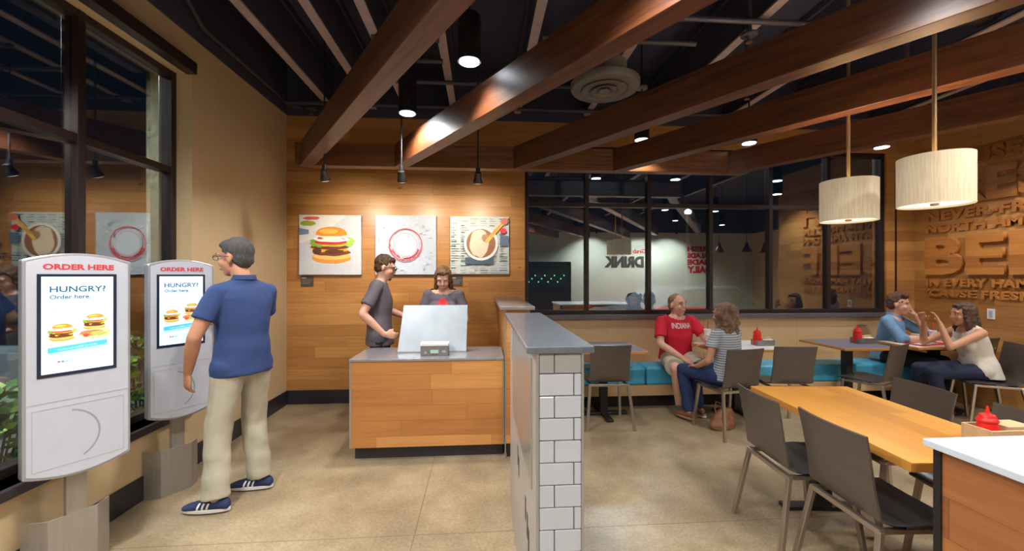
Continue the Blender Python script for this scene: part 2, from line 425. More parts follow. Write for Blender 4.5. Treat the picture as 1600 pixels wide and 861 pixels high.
# ------------------------------------------------------------------ CEILING: joists, conduits, beams
JX = (-1.77, -1.28, -0.88, -0.33, 0.44, 1.3, 2.17, 3.1, 4.1, 5.1)
for i, x in enumerate(JX):
    w_ = 0.075
    b = MB().use(JOIST).box(x - w_ / 2, x + w_ / 2, YR, YB - 0.02, 3.50, 3.515).use(DARKCEIL).box(x - 0.012, x + 0.012, YR, YB - 0.02, 3.515, 3.93).box(x - w_ / 2, x + w_ / 2, YR, YB - 0.02, 3.93, 3.99)  # webs darkened in colour to hide warm bounce light; bottom flange stays light
    tag(b.build('ceiling_joist', JOIST), 'grey painted ceiling joist, %s' %
        ('nearest the cream wall', 'second out from the cream wall', 'third out from the cream wall', 'just left of the near black cylinder light', 'crossing above the second brown beam', 'above the round air diffuser',
         'passing over the sprinkler head', 'fourth from the right end of the ceiling', 'third from the right end of the ceiling', 'above the lettered timber wall')[i], 'joist', 'exposed ceiling joists')
# cross bridging
for i, (y, z, x0, x1) in enumerate(((4.86, 3.47, -2.2, 5.6), (4.2, 3.45, -1.0, 1.2), (3.85, 3.48, -0.9, -0.35), (3.5, 3.48, -0.9, -0.35), (3.0, 3.44, 0.9, 3.4), (2.15, 3.46, -0.2, 2.0), (3.38, 3.47, 0.5, 1.8))):
    tag(MB().tube([(x0, y, z), (x1, y, z)], 0.022, 10).build('conduit', CONDUIT, smooth=True),
        'thin grey conduit slung across the dark ceiling, %s' % ('along the top of the back wall', 'above the middle of the cross beam', 'short piece behind the far cylinder light', 'short piece by the far cylinder light',
        'beside the sprinkler head', 'close overhead by the near cylinder light', 'just behind the round air diffuser')[i], 'pipe', 'ceiling conduits')
tag(MB().tube([(XL + 0.07, YR + 1, 3.62), (XL + 0.07, 3.3, 3.62), (XL + 0.07, 3.5, 3.5), (XL + 0.07, YB - 0.1, 3.5), (XL + 0.2, YB - 0.06, 3.48)], 0.018, 8).build('conduit', CONDUIT, smooth=True),
    'thin dark conduit following the top of the cream wall', 'pipe', 'ceiling conduits')
# spiral duct, right
duct = MB().tube([(3.3, 3.15, 3.75), (5.65, 2.9, 3.75)], 0.2, 24)
tag(duct.build('air_duct', mat('dark_duct', (52, 50, 60), 0.4, metal=0.5), smooth=True), 'round dark air duct high above the right-hand pendant lamps', 'duct')
tag(MB().tube([(0.88, 1.0, 3.72), (0.88, 2.9, 3.72)], 0.2, 24).build('air_duct', MATS['dark_duct'], smooth=True), 'round dark air duct close overhead beside the second brown beam', 'duct')

BA = math.radians(32)
bd = Vector((math.sin(BA), -math.cos(BA), 0))       # runs from the cross beam back towards and past the camera
BZ, BH, BW = 2.65, 0.235, 0.125
YC = 4.40
labels = ('brown timber ceiling beam farthest left, ending near the cream wall', 'brown timber ceiling beam passing over the service counter, second from left',
          'brown timber ceiling beam meeting the cross beam where the back window starts', 'orange-lit brown timber ceiling beam, fourth from left, crossing the left drum lamp rod',
          'brown timber ceiling beam farthest right, over the seated man in denim')
off = BW / math.cos(BA)
BX = (-1.70, -0.751, 0.486, 1.565, 2.86)
for i, x in enumerate(BX):
    ln = 7.6 if i < 3 else 6.4 - 0.9 * (i - 3)
    # local frame: x along beam, mitred against the cross beam plane y = YC
    t = math.tan(BA) * BW
    m = MB()
    # y local: +y is left side of beam when looking along bd ; section from y=0 (right/far edge) to y=-BW...
    P0 = [(0, 0), (ln, 0), (ln, -BW), (-t, -BW)]
    m.prism([(p[0], p[1]) for p in P0], 0, BH)
    o = m.build('ceiling_beam', W_BEAM, bevel=0.003)
    o.location = (x, YC, BZ); o.rotation_euler = (0, 0, math.atan2(bd.y, bd.x))
    tag(o, labels[i], 'beam', 'diagonal timber ceiling beams')
# cross beam in front of the back wall
m = MB().prism([(-1.90, YC), (-1.72, YC), (2.88, YC), (2.88, YC + 0.12), (-1.80, YC + 0.12)], BZ, BZ + BH)
tag(m.build('cross_beam', W_FASCIA, bevel=0.003), 'long brown timber beam parallel to the back wall that the slanting beams run into', 'beam')

# round air diffuser
t = thing('air_diffuser', 'round grey ceiling air diffuser between the second and third brown beams', 'air vent', (1.16, 3.84, 3.27))
GRYV = mat('grey_vent_metal', (128, 120, 116), 0.5, metal=0.2)
m = MB()
for r0, r1, z0, z1 in ((0.31, 0.24, 0.0, 0.05), (0.22, 0.15, -0.015, 0.04), (0.13, 0.08, -0.02, 0.03), (0.06, 0.02, -0.02, 0.02)):
    m.rings([[Vector((r * math.cos(2 * PI * i / 36), r * math.sin(2 * PI * i / 36), z)) for i in range(36)] for r, z in ((r0, z0), (r1, z1), (r1 - 0.006, z1 + 0.004), (r0 - 0.006, z0 + 0.012))], cap=False)
m.build('vane_rings', GRYV, t, smooth=True)
MB().lathe([(0.31, 0.0), (0.32, 0.02), (0.32, 0.06), (0.2, 0.07), (0.2, 0.3)], n=36).build('collar', GRYV, t, smooth=True)
# sprinklers
for i, (x, y, z) in enumerate(((2.05, 3.05, 3.36), (2.6, 3.9, 3.3), (-1.95, 4.95, 3.43), (3.85, 3.5, 3.3))):
    t = thing('sprinkler_head', 'small dark ceiling sprinkler head %s' % ('above the third brown beam', 'between the third and fourth brown beams', 'in the corner over the cream wall', 'above the left drum pendant lamp')[i], 'sprinkler', (x, y, z), group='ceiling sprinklers')
    MB().lathe([(0.02, 4.0 - z), (0.02, 0.02), (0.06, 0.015), (0.06, 0.0), (0.02, -0.005), (0.012, -0.03)], n=14).build('rose', CONDUIT, t, smooth=True)
    MB().lathe([(0.005, -0.03), (0.026, -0.05), (0.026, -0.054), (0.004, -0.056)], n=14).build('deflector', mat('brass', (150, 110, 60), 0.3, metal=0.8), t, smooth=True)

# cylinder downlights
LENS = em('white_lens', (235, 245, 255), 14.0)
def cylinder_light(x, y, label, e, ang=112, first=[None]):
    if first[0] is None:
        t = thing('cylinder_light', label, 'ceiling light', (x, y, 2.95), group='black cylinder downlights')
        MB().lathe([(0.074, 0.004), (0.077, 0.0), (0.077, 0.30), (0.07, 0.31)], n=28).build('housing', BLACK, t, smooth=True)
        MB().lathe([(0.066, 0.001), (0.066, -0.003)], n=28).build('lens', LENS, t)
        MB().tube([(0, 0, 0.3), (0, 0, 1.05)], 0.008, 8).build('stem', BLACK, t)
        MB().lathe([(0.06, 0.54), (0.06, 0.56)], n=20).build('canopy', GRYV, t)
        first[0] = t
    else: t = dup(first[0], (x, y, 2.95), 0, label)
    lamp('SPOT', 'cylinder_light_beam', (x, y, 2.935), e * G_CYL, (1.0, 0.965, 0.92), spot_size=math.radians(ang), spot_blend=0.6, shadow_soft_size=0.07)
    return t
for x, y, lb, e in ((-0.08, 2.80, 'large black cylinder downlight nearest the camera, between the first two brown beams', 55), (-0.65, 3.73, 'black cylinder downlight hanging in front of the timber wall pictures', 100),
                 (1.69, 4.28, 'cylinder downlight showing its lit lens behind the third brown beam', 45), (2.89, 4.30, 'cylinder downlight showing its lit lens behind the fourth brown beam', 45), (4.46, 4.33, 'cylinder downlight lit above the right end of the back window', 45)):
    cylinder_light(x, y, lb, e, 145 if y in (3.73, 4.33) else 112)
hid = ((-1.45, 1.5, 150), (0.55, 1.5, 60), (1.65, 1.5, 45), (2.85, 1.5, 60), (4.0, 1.5, 80), (5.2, 1.4, 80), (-1.45, -0.2, 110), (0.2, -0.2, 90), (1.6, -0.2, 70), (2.75, -0.2, 70), (3.9, -0.2, 70), (5.05, -0.2, 60),
       (-1.2, -1.9, 60), (0.8, -1.9, 60), (2.8, -1.9, 60), (4.9, -1.9, 60), (6.8, -1.0, 90), (8.2, 0.8, 60), (5.2, 3.35, 60))  # unseen downlights added to fill the room; the last one grazes the lettering
for k, (x, y, e) in enumerate(hid):
    cylinder_light(x, y, 'black cylinder downlight of the rows behind and above the camera, out of the picture', e, 166 if x == -1.45 else 138)
# spot heads on stems
SPOTG = em('spot_glass', (255, 240, 215), 2.5)
def spot_head(x, label, first=[None]):
    y, z = 3.98, 2.46
    if first[0] is None:
        t = thing('spot_light', label, 'spotlight', (x, y, z), group='small spotlights over the pictures')
        MB().tube([(0, 0, 0.07), (0, 0, 1.54)], 0.007, 8).build('stem', BLACK, t)
        MB().lathe([(0.018, 0.03), (0.022, 0.05), (0.022, 0.085), (0.01, 0.09)], n=14).build('knuckle', BLACK, t, smooth=True)
        R = Matrix.Rotation(math.radians(30), 4, 'X')
        h = MB().lathe([(0.018, 0.045), (0.03, 0.04), (0.034, 0.0), (0.045, -0.035), (0.046, -0.055), (0.04, -0.056)], n=18)
        for v in h.bm.verts: v.co = R @ v.co
        h.build('lamp_head', mat('gunmetal', (70, 66, 66), 0.25, metal=0.7), t, smooth=True)
        h = MB().lathe([(0.037, -0.0565), (0.037, -0.059)], n=18)
        for v in h.bm.verts: v.co = R @ v.co
        h.build('lens', SPOTG, t)
        first[0] = t
    else: t = dup(first[0], (x, y, z), 0, label)
    s = lamp('SPOT', 'spot_light_beam', (x, y + 0.055, z - 0.085), 42, (1.0, 0.88, 0.70), rot=(math.radians(66), 0, 0), spot_size=math.radians(88), spot_blend=0.9, shadow_soft_size=0.035)
    return t
for x, lb in ((-1.453, 'small dark spotlight aimed at the burger picture'), (-0.748, 'small dark spotlight aimed at the round emblem picture'), (-0.031, 'small dark spotlight aimed at the drink picture')):
    spot_head(x, lb)

# drum pendants
def shade_mat():
    m, nt, p = nodes_of('linen_shade'); N = nt.nodes.new
    tc = N('ShaderNodeTexCoord'); mp = N('ShaderNodeMapping'); mp.inputs['Scale'].default_value = (60, 60, 2.5); L(nt, tc.outputs['Object'], mp.inputs[0])
    n = N('ShaderNodeTexNoise'); n.inputs['Scale'].default_value = 3; n.inputs['Detail'].default_value = 3; L(nt, mp.outputs[0], n.inputs['Vector'])
    r = N('ShaderNodeValToRGB'); r.color_ramp.elements[0].color = lin((178, 158, 126)); r.color_ramp.elements[1].color = lin((226, 210, 182)); L(nt, n.outputs['Fac'], r.inputs[0])
    L(nt, r.outputs[0], p.inputs['Base Color']); L(nt, r.outputs[0], p.inputs['Emission Color']); p.inputs['Emission Strength'].default_value = 0.30
    p.inputs['Roughness'].default_value = 0.9
    return m
SHADE = shade_mat()
DIFF = em('opal_diffuser', (255, 238, 214), 1.0)
BRASSR = mat('brushed_gold_rod', (190, 160, 120), 0.35, metal=0.7)
def pendant(x, y, zb, label, first=[None]):
    if first[0] is None:
        t = thing('drum_pendant', label, 'pendant lamp', (x, y, zb), group='linen drum pendant lamps')
        R = 0.168; Hh = 0.285
        MB().rings([[Vector((r * math.cos(2 * PI * i / 64), r * math.sin(2 * PI * i / 64), z)) for i in range(64)] for r, z in ((R, 0), (R, Hh), (R - 0.004, Hh), (R - 0.004, 0), (R, 0))], cap=False).build('shade', SHADE, t, smooth=True)
        MB().lathe([(R - 0.006, 0.012), (R - 0.006, 0.02)], n=48).build('diffuser', DIFF, t)
        MB().lathe([(0.018, 0.0), (0.02, 0.005), (0.02, 0.013)], n=16).build('finial', BRASSR, t, smooth=True)
        MB().tube([(0, 0, 0.02), (0, 0, 2.09)], 0.011, 12).build('rod', BRASSR, t, smooth=True)
        tr = MB()
        for a in range(3): tr.bar((0, 0, Hh - 0.03), (0.163 * math.cos(a * 2.094), 0.163 * math.sin(a * 2.094), Hh - 0.01), 0.006)
        tr.build('spider', BRASSR, t)
        first[0] = t
    else: t = dup(first[0], (x, y, zb), 0, label)
    lamp('POINT', 'drum_pendant_bulb', (x, y, zb + 0.15), 16, (1, 0.82, 0.6), shadow_soft_size=0.05)
    return t
pendant(2.60, 2.77, 1.905, 'farther, smaller cream drum pendant lamp on a gold rod in front of the window')
pendant(2.65, 2.25, 1.93, 'nearer, larger cream drum pendant lamp on a gold rod before the lettered wall')

# ------------------------------------------------------------------ RAISED LETTERING on the right wall
t = thing('wall_lettering', 'raised wooden slogan letters covering the timber wall on the right', 'lettering', (XR, 4.93, 1.2))
WL = 1.6
W_LET = wood('timber_letters', [(140, 84, 38), (176, 110, 52), (196, 128, 62), (210, 142, 74)], 'Y', 'Z', rough=0.4)
for txt, z0, z1, ex in (('WE USE 100%', 2.80, 2.98, 0.012), ('FRESH', 2.37, 2.75, 0.018), ('NEVER-FROZEN', 2.205, 2.325, 0.012), ('NORTH AMERICAN', 2.055, 2.165, 0.012), ('BEEF', 1.53, 2.0, 0.022),
                    ('IN EVERY HAMBURGER', 1.385, 1.485, 0.012), ("'CAUSE FRESH NEVER", 1.255, 1.35, 0.012)):
    M = frame((-ex, 0, z0 - 1.2), (0, -1, 0), (0, 0, 1))
    o = MB().text(txt, 0.3, M, ext=ex, bold=0.012, width=WL, height=z1 - z0, spacing=1.06).build('text_line', W_LET, t)

# ------------------------------------------------------------------ PICTURES
def circ(cx, cy, r, n=28, ry=None, a0=0, a1=2 * PI):
    ry = ry or r
    return [(cx + r * math.cos(a0 + (a1 - a0) * i / n), cy + ry * math.sin(a0 + (a1 - a0) * i / n)) for i in range(n)]
def ringpoly(m, cx, cy, r0, r1, z, M, n=48, a0=0, a1=2 * PI):
    for i in range(n):
        A = a0 + (a1 - a0) * i / n; B = a0 + (a1 - a0) * (i + 1) / n
        m.poly([(cx + r0 * math.cos(A), cy + r0 * math.sin(A), z), (cx + r1 * math.cos(A), cy + r1 * math.sin(A), z), (cx + r1 * math.cos(B), cy + r1 * math.sin(B), z), (cx + r0 * math.cos(B), cy + r0 * math.sin(B), z)], M)
def blob(cx, cy, rx, ry, seed, amp=0.15, n=30):
    return [(cx + rx * math.cos(2 * PI * i / n) * (1 + amp * noise.noise((math.cos(2 * PI * i / n) * 2 + seed, math.sin(2 * PI * i / n) * 2, seed * 3.1))),
             cy + ry * math.sin(2 * PI * i / n) * (1 + amp * noise.noise((math.cos(2 * PI * i / n) * 2 + seed + 9, math.sin(2 * PI * i / n) * 2, seed)))) for i in range(n)]
PM = {}
def pc(col, e=0.0):
    k = (col, e)
    if k not in PM: PM[k] = mat('print_%d_%d_%d%s' % (col + (('_lit' if e else ''),)), col, 0.5, var=0.05, scale=25, emit=e)
    return PM[k]
class Print:
    def __init__(s, M, e=0.0): s.m = MB(); s.M = M; s.z = 0.0; s.e = e
    def p(s, pts, col):
        s.z += 0.00025; s.m.use(pc(col, s.e)).poly([(x, y, s.z) for x, y in pts], s.M); return s
    def ring(s, cx, cy, r0, r1, col, a0=0, a1=2 * PI):
        s.z += 0.00025; s.m.use(pc(col, s.e)); ringpoly(s.m, cx, cy, r0, r1, s.z, s.M, a0=a0, a1=a1); return s
    def t(s, txt, size, x, y, col, bold=0.0, align='LEFT', rot=0.0, **kw):
        s.z += 0.00025; s.m.use(pc(col, s.e)).text(txt, size, s.M @ Matrix.Translation((x, y, s.z)) @ Matrix.Rotation(rot, 4, 'Z'), 0, bold, align=align, **kw); return s
def burger(P, cx, cy, s, seed=1):
    def E(dx, dy, rx, ry, col, amp=0.12, k=0): P.p(blob(cx + dx * s, cy + dy * s, rx * s, ry * s, seed + k, amp), col)
    E(0, -.50, .66, .10, (206, 206, 214), .05, 1)
    E(0, -.36, .62, .20, (222, 150, 62), .08, 2); E(0, -.30, .60, .13, (240, 190, 110), .08, 3)
    E(-.02, -.18, .60, .13, (120, 62, 36), .2, 4); E(-.05, -.10, .62, .09, (242, 170, 40), .4, 5); E(.1, -.16, .3, .07, (98, 50, 34), .3, 6)
    E(-.05, .0, .60, .10, (112, 58, 36), .2, 7); E(.02, .06, .56, .06, (248, 184, 56), .5, 8); E(-.46, -.14, .14, .12, (92, 46, 30), .2, 18)
    E(-.45, .12, .24, .13, (118, 170, 50), .5, 9); E(.52, .16, .22, .14, (160, 204, 74), .5, 10); E(-.1, .08, .5, .05, (140, 180, 60), .6, 11)
    E(-.02, .14, .52, .08, (206, 50, 36), .2, 12); E(0, .24, .56, .09, (244, 240, 238), .15, 13); E(0, .27, .44, .06, (186, 60, 50), .3, 14); E(.05, .25, .34, .05, (240, 232, 214), .3, 15)
    E(.02, .37, .50, .10, (236, 232, 226), .1, 19)
    n = 26
    P.p([(cx + .50 * s * math.cos(PI * i / n), cy + .38 * s + .27 * s * max(0.0, math.sin(PI * i / n)) ** 0.8) for i in range(n + 1)] + [(cx - .3 * s, cy + .34 * s), (cx + .3 * s, cy + .34 * s)], (224, 138, 40))
    E(-.08, .5, .30, .09, (246, 176, 76), .1, 16)
def picture(x0, x1, z0, z1, label):
    t = thing('wall_picture', label, 'picture', ((x0 + x1) / 2, YB, z0), group='square pictures on the timber wall')
    W = x1 - x0; Hh = z1 - z0
    MB().box(-W / 2, W / 2, -0.045, -0.004, 0, Hh).build('canvas_block', mat('canvas_edge', (210, 208, 204), 0.6), t, bevel=0.003)
    return t, Print(frame((-W / 2, -0.0455, 0), (1, 0, 0), (0, 0, 1))), W, Hh
t, P, W, Hh = picture(-2.128, -1.419, 1.530, 2.232, 'square picture of a double cheeseburger with lettuce on a pale table')
P.p([(0, 0), (W, 0), (W, Hh), (0, Hh)], (200, 202, 210))
P.p([(0, Hh), (0, Hh * .52), (W * .3, Hh * .62), (W * .75, Hh * .98), (W * .75, Hh)], (222, 220, 218))
P.p(blob(.10, Hh * .86, .09, .03, 3, .2), (150, 160, 60)).p(blob(.13, Hh * .945, .1, .02, 4, .3), (214, 90, 80)).p([(0, Hh * .66), (.11, Hh * .68), (.11, Hh * .75), (0, Hh * .78)], (110, 130, 160))
burger(P, W * .52, Hh * .47, .36)
P.m.build('print', None, t, fixn=False)
t, P, W, Hh = picture(-1.254, -0.541, 1.532, 2.237, 'square grey-blue picture with a round red ring emblem')
P.p([(0, 0), (W, 0), (W, Hh), (0, Hh)], (176, 186, 202))
for i in range(90):
    P.p(blob(random.uniform(.03, W - .03), random.uniform(.03, Hh - .03), random.uniform(.006, .022), random.uniform(.004, .016), i, .6, 9), random.choice([(196, 204, 216), (160, 172, 194), (206, 212, 222), (150, 164, 186)]))
P.p(circ(W * .5, Hh * .5, .155), (180, 190, 206)).ring(W * .5, Hh * .5, .185, .196, (214, 30, 36)).ring(W * .5, Hh * .5, .135, .139, (214, 30, 36))
txt = 'QUALITY IS OUR RECIPE'
for i, ch in enumerate(txt):
    A = math.radians(-158 + i * 136 / (len(txt) - 1))
    if ch != ' ': P.t(ch, .038, W * .5 + .176 * math.cos(A), Hh * .5 + .176 * math.sin(A), (214, 30, 36), .001, 'CENTER', rot=A + PI / 2)
P.m.build('print', None, t, fixn=False)
t, P, W, Hh = picture(-0.372, 0.337, 1.538, 2.232, 'square picture of a chocolate drink from above on printed newspaper, fries dipping in')
P.p([(0, 0), (W, 0), (W, Hh), (0, Hh)], (196, 204, 206))
for i in range(24):
    y = Hh - .02 - i * .027
    for j in range(6):
        x = .01 + j * .116; wd = random.uniform(.04, .1)
        P.p([(x, y - .016), (x + wd, y - .016), (x + wd, y - .004), (x, y - .004)], random.choice([(150, 164, 172), (176, 186, 190), (90, 112, 132), (206, 210, 208)]))
P.p([(.18, .12), (.52, .12), (.52, .2), (.18, .2)], (70, 96, 116)).p([(.6, .34), (.69, .34), (.7, .46), (.6, .46)], (84, 110, 140))
P.p(circ(W * .52, Hh * .53, .205, 36), (238, 238, 236)).p(circ(W * .52, Hh * .53, .175, 36), (150, 98, 66)).p(blob(W * .49, Hh * .53, .115, .17, 2, .12), (226, 208, 190)).p(blob(W * .6, Hh * .62, .05, .05, 5, .3), (182, 130, 90))
P.p([(.42, .30 + .1), (.45, .37), (.66, .62), (.62, .63)], (240, 190, 90)).p([(.46, .46), (.49, .44), (.70, .67), (.68, .69)], (226, 160, 66)).p(blob(.635, .52, .04, .032, 7, .1), (220, 36, 50)).p(blob(.650, .635, .045, .04, 7.5, .1), (196, 110, 90))
P.m.build('print', None, t, fixn=False)
for x, lb in ((-2.128 + .075, 'small dark grey plaque on the timber wall under the burger picture'), (-0.372 + .075, 'small dark grey plaque on the timber wall under the drink picture')):
    t = thing('wall_plaque', lb, 'plaque', (x, YB, 1.39), group='small wall plaques')
    MB().box(-.072, .072, -.008, -.001, 0, .125).build('plate', mat('dark_grey_plate', (72, 66, 62), 0.5), t, bevel=0.002)
    P = Print(frame((-.072, -.0082, 0), (1, 0, 0), (0, 0, 1)))
    P.p([(.01, .095), (.06, .095), (.06, .105), (.01, .105)], (190, 186, 180))
    for k in range(4): P.p([(.01, .075 - k * .015), (.13 - k * .01, .075 - k * .015), (.13 - k * .01, .080 - k * .015), (.01, .080 - k * .015)], (130, 124, 118))
    P.m.build('print', None, t, fixn=False)
# outlet
t = thing('wall_outlet', 'small white wall outlet on the timber wall below the lettering', 'outlet', (XR, 4.26, 1.03))
MB().box(-.008, -.001, -.036, .036, 0, .115).build('plate', PAPER, t, bevel=0.002)
MB().box(-.012, -.008, -.017, .017, .02, .095).build('socket', mat('outlet_grey', (170, 176, 184), 0.4), t)

# ------------------------------------------------------------------ SERVICE COUNTER
t = thing('service_counter', 'low service counter with plank front, grey zinc top and black plinth', 'counter', (-0.44, 3.49, 0))
x0, x1 = -0.635, 0.632
MB().box(x0 + .015, x1 - .012, 0.0, .02, .105, .81).build('front_panel', W_COUNTER, t)
MB().box(x0, x0 + .015, -.004, .52, .105, .812).build('edge_trim', TRIMAL, t)
MB().box(x1 - .012, x1, -.004, .06, .105, .812).build('edge_trim', TRIMAL, t)
MB().box(x0 + .02, x1 - .015, .02, .50, .105, .81).build('carcass', W_COUNTER, t)
MB().box(x0 + .03, x1 - .012, .05, .50, 0, .105).build('plinth', BASEB, t)
MB().box(x0 - .004, x1 - .001, -.008, .55, .812, .832).build('worktop', LTSTONE, t, bevel=0.002)
# monitor shroud
t = thing('order_screen_shield', 'large tilted pale metal panel standing on the service counter, hiding the till', 'panel', (-0.43, 3.76, .832))
m = MB().hexa([(-.315, 0, 0), (.295, 0, 0), (.295, .006, 0), (-.315, .006, 0), (-.275, .10, .415), (.305, .10, .415), (.305, .106, .415), (-.275, .106, .415)])
m.build('panel', mat('pale_galvanised', (176, 186, 196), 0.38, metal=0.35, var=0.1, scale=5), t, bevel=0.002)
MB().box(-.31, .29, -.006, .0, 0, .012).build('foot_rail', TRIMAL, t)
MB().box(-.2, .2, .13, .35, 0, .02).bar((0, .25, .02), (0, .16, .3), .06, .03).box(-.17, .17, .112, .13, .1, .38).build('till_screen', BLACK, t)
t = thing('napkin_box', 'small grey box with white rim and printed front on the counter before the metal panel', 'box', (-0.40, 3.60, .832))
MB().box(-.118, .118, 0, .10, 0, .085).build('box_body', mat('printed_grey_box', (112, 110, 112), 0.6, var=.12, scale=20), t, bevel=0.003)
MB().box(-.12, .12, -.002, .016, .085, .108).box(-.12, .12, .086, .102, .085, .108).box(-.12, -.08, .016, .086, .085, .108).box(.08, .12, .016, .086, .085, .108).build('rim', PAPER, t, bevel=0.003)
MB().box(-.075, .075, .02, .082, .085, .094).build('napkins', mat('napkin_grey', (120, 116, 108), .8), t)
P = Print(frame((-.118, -.0006, 0), (1, 0, 0), (0, 0, 1)))
P.p([(.084, .022), (.152, .022), (.152, .052), (.084, .052)], (168, 200, 182)).p([(.03, .018), (.055, .022), (.05, .04), (.034, .042)], (176, 158, 142)).p([(.18, .03), (.215, .028), (.212, .045), (.185, .047)], (168, 164, 156)).p([(.09, .01), (.15, .01), (.15, .015), (.09, .015)], (130, 60, 66))
P.m.build('print', None, t, fixn=False)

# pier wall behind the tiled half wall
t = thing('timber_half_wall', 'timber-clad half wall with grey cap between service counter and back wall', 'half wall', (0.30, 3.456, 0))
MB().box(-.095, .10, .004, 1.62, .12, 1.235).build('cladding', W_COUNTER, t)
MB().box(-.085, .09, .03, 1.62, 0, .12).build('plinth', BASEB, t)
for sx in (-.105, .095): MB().box(sx, sx + .01, 0, .012, 0, 1.235).build('corner_trim', TRIMAL, t)
MB().box(-.145, .145, -.03, 1.63, 1.235, 1.262).build('cap', mat('brownish_stone_cap', (132, 122, 120), .25, var=.12, scale=30), t, bevel=0.002)

# tiled half wall (near)
t = thing('tiled_half_wall', 'waist-high half wall clad in white subway tile and steel with a dark grey stone cap', 'half wall', (0.278, 1.46, 0))
hw, ln, ht = 0.083, 1.31, 1.245
MB().box(-hw + .004, hw - .006, .006, ln, 0, ht).build('core', GROUT, t)
m = MB(); z = 1.245 - .0762 + .0015; k = 0
g = 0.003
m.use(TILEG)
a0, a1 = -hw + .010, hw - .006
for (p, q) in ((a0, a0 + .052), (a0 + .055, a1)): m.box(p, q, -.002, .006, 1.173, 1.244)
m.use(TILE); z = 1.170; k = 0
while z > 0.05:
    z0 = max(0.012, z - .0762)
    js = (a0, a0 + .122, a1) if k % 2 == 0 else (a0, a0 + .052, a1)
    for p, q in zip(js, js[1:]): m.box(p + (0 if p == a0 else g), q, -.002, .006, z0, z)
    z -= .0792; k += 1
m.build('end_tiles', TILE, t, bevel=0.003)
m = MB().use(TILE); z = 1.242; k = 0
while z > 0.05:
    y = 0.012 - (0.078 if k % 2 else 0)
    while y < ln - .01:
        m.box(hw - .006, hw + .001, max(.012, y), min(ln - .005, y + .152), max(.01, z - .0762), z); y += .155
    z -= .0792; k += 1
m.build('side_tiles', TILE, t)
for sx in (-hw - .001, hw - .006): MB().box(sx, sx + .009, -.004, .01, 0, ht).build('corner_trim', TRIMAL, t)
SLOT = mat('slot_dark', (60, 56, 54), .6)
m = MB().use(STEEL).box(-hw - .001, -hw + .004, .01, ln, 0, ht)
m.build('steel_sheet', STEEL, t, bevel=0.001)
m = MB().box(-hw - .006, -hw - .001, .12, ln - .25, .70, 1.205)  # raised sheet put where the steel face shows a reflection
m.build('steel_panel', mat('dull_steel', (176, 174, 170), .3, metal=.6, var=.06), t, bevel=0.002)
m = MB()
for i, y in enumerate((.72, .66, .34, .27, .22)): m.box(-hw - .0022, -hw - .0008, y, y + .035, .52 - .035 * i, .62 - .035 * i)
m.build('vent_slots', SLOT, t)
MB().box(-hw - .036, hw + .039, -.012, ln + .02, ht, ht + .024).build('cap', DKSTONE, t, bevel=0.003)

# ------------------------------------------------------------------ BENCH along the window
t = thing('window_bench', 'long built-in bench under the window with turquoise vinyl cushions and light oak base', 'bench', (0.60, 4.60, 0))
BL = 5.08
MB().box(0, BL, .02, .485, .15, .27).build('base_panel', W_LIGHT, t)
MB().box(0, BL, .12, .485, 0, .15).build('toe_kick', BLACK, t)
n = 4
for i in range(n):
    a = i * BL / n + .004; c = (i + 1) * BL / n - .004
    MB().box(a, c, 0, .36, .27, .475).build('seat_cushion', BLUEV, t, bevel=0.03, seg=4, smooth=True)
MB().box(0, BL, .36, .485, .27, .43).build('back_ledge', W_LIGHT, t)

# ------------------------------------------------------------------ TABLES
def cafe_table(x0, x1, y0, y1, label, topm):
    t = thing('cafe_table', label, 'table', ((x0 + x1) / 2, (y0 + y1) / 2, 0), group='small tables along the window bench')
    w_, d_ = (x1 - x0) / 2, (y1 - y0) / 2
    MB().box(-w_, w_, -d_, d_, .715, .7415).build('table_edge', W_EDGE, t, bevel=0.004)
    MB().box(-w_ + .018, w_ - .018, -d_ + .018, d_ - .018, .7405, .7425).build('table_top', topm, t)
    MB().box(-.04, .04, -.04, .04, .03, .70).build('column', BLACK, t, bevel=0.004)
    MB().box(-w_ * .6, w_ * .6, -.18, .18, .695, .715).build('bracket', BLACK, t)
    m = MB()
    for a in (0, 1): m.bar((-.26 if a == 0 else 0, 0 if a == 0 else -.26, .02), (.26 if a == 0 else 0, 0 if a == 0 else .26, .02), .07, .03)
    m.build('base', BLACK, t, bevel=0.005)
    return t
SLATE = mat('blue_grey_laminate', (112, 112, 132), .35, var=.05)
WLAM = mat('white_laminate', (222, 222, 224), .35, var=.02)
cafe_table(0.95, 1.71, 4.15, 4.78, 'small table with slate-blue top and oak edge behind the tiled half wall', SLATE)
cafe_table(2.43, 3.26, 4.14, 4.79, 'white-topped table with oak edge between the man in red and the woman in stripes', WLAM)
cafe_table(3.86, 4.50, 4.15, 4.80, 'small table with slate-blue top and oak edge left of the man in denim', SLATE)
cafe_table(4.70, 5.62, 4.15, 4.63, 'white-topped table with oak edge between the man in denim and the woman in white', WLAM)
# communal table
t = thing('communal_table', 'long honey-coloured oak communal table in the right foreground', 'table', (2.17, 2.17, 0), rz=math.radians(-5.2))
MB().box(-.335, .335, -.60, .60, .70, .742).build('table_top', W_TABLE, t, bevel=0.003)
for yy in (-.54, .40):
    MB().box(-.05, .05, yy - .05, yy + .05, .02, .70).build('leg', BLACK, t, bevel=0.004)
    MB().box(-.24, .24, yy - .04, yy + .04, 0, .025).build('foot', BLACK, t, bevel=0.004)
MB().box(-.02, .02, -.5, .5, .67, .70).build('rail', BLACK, t)

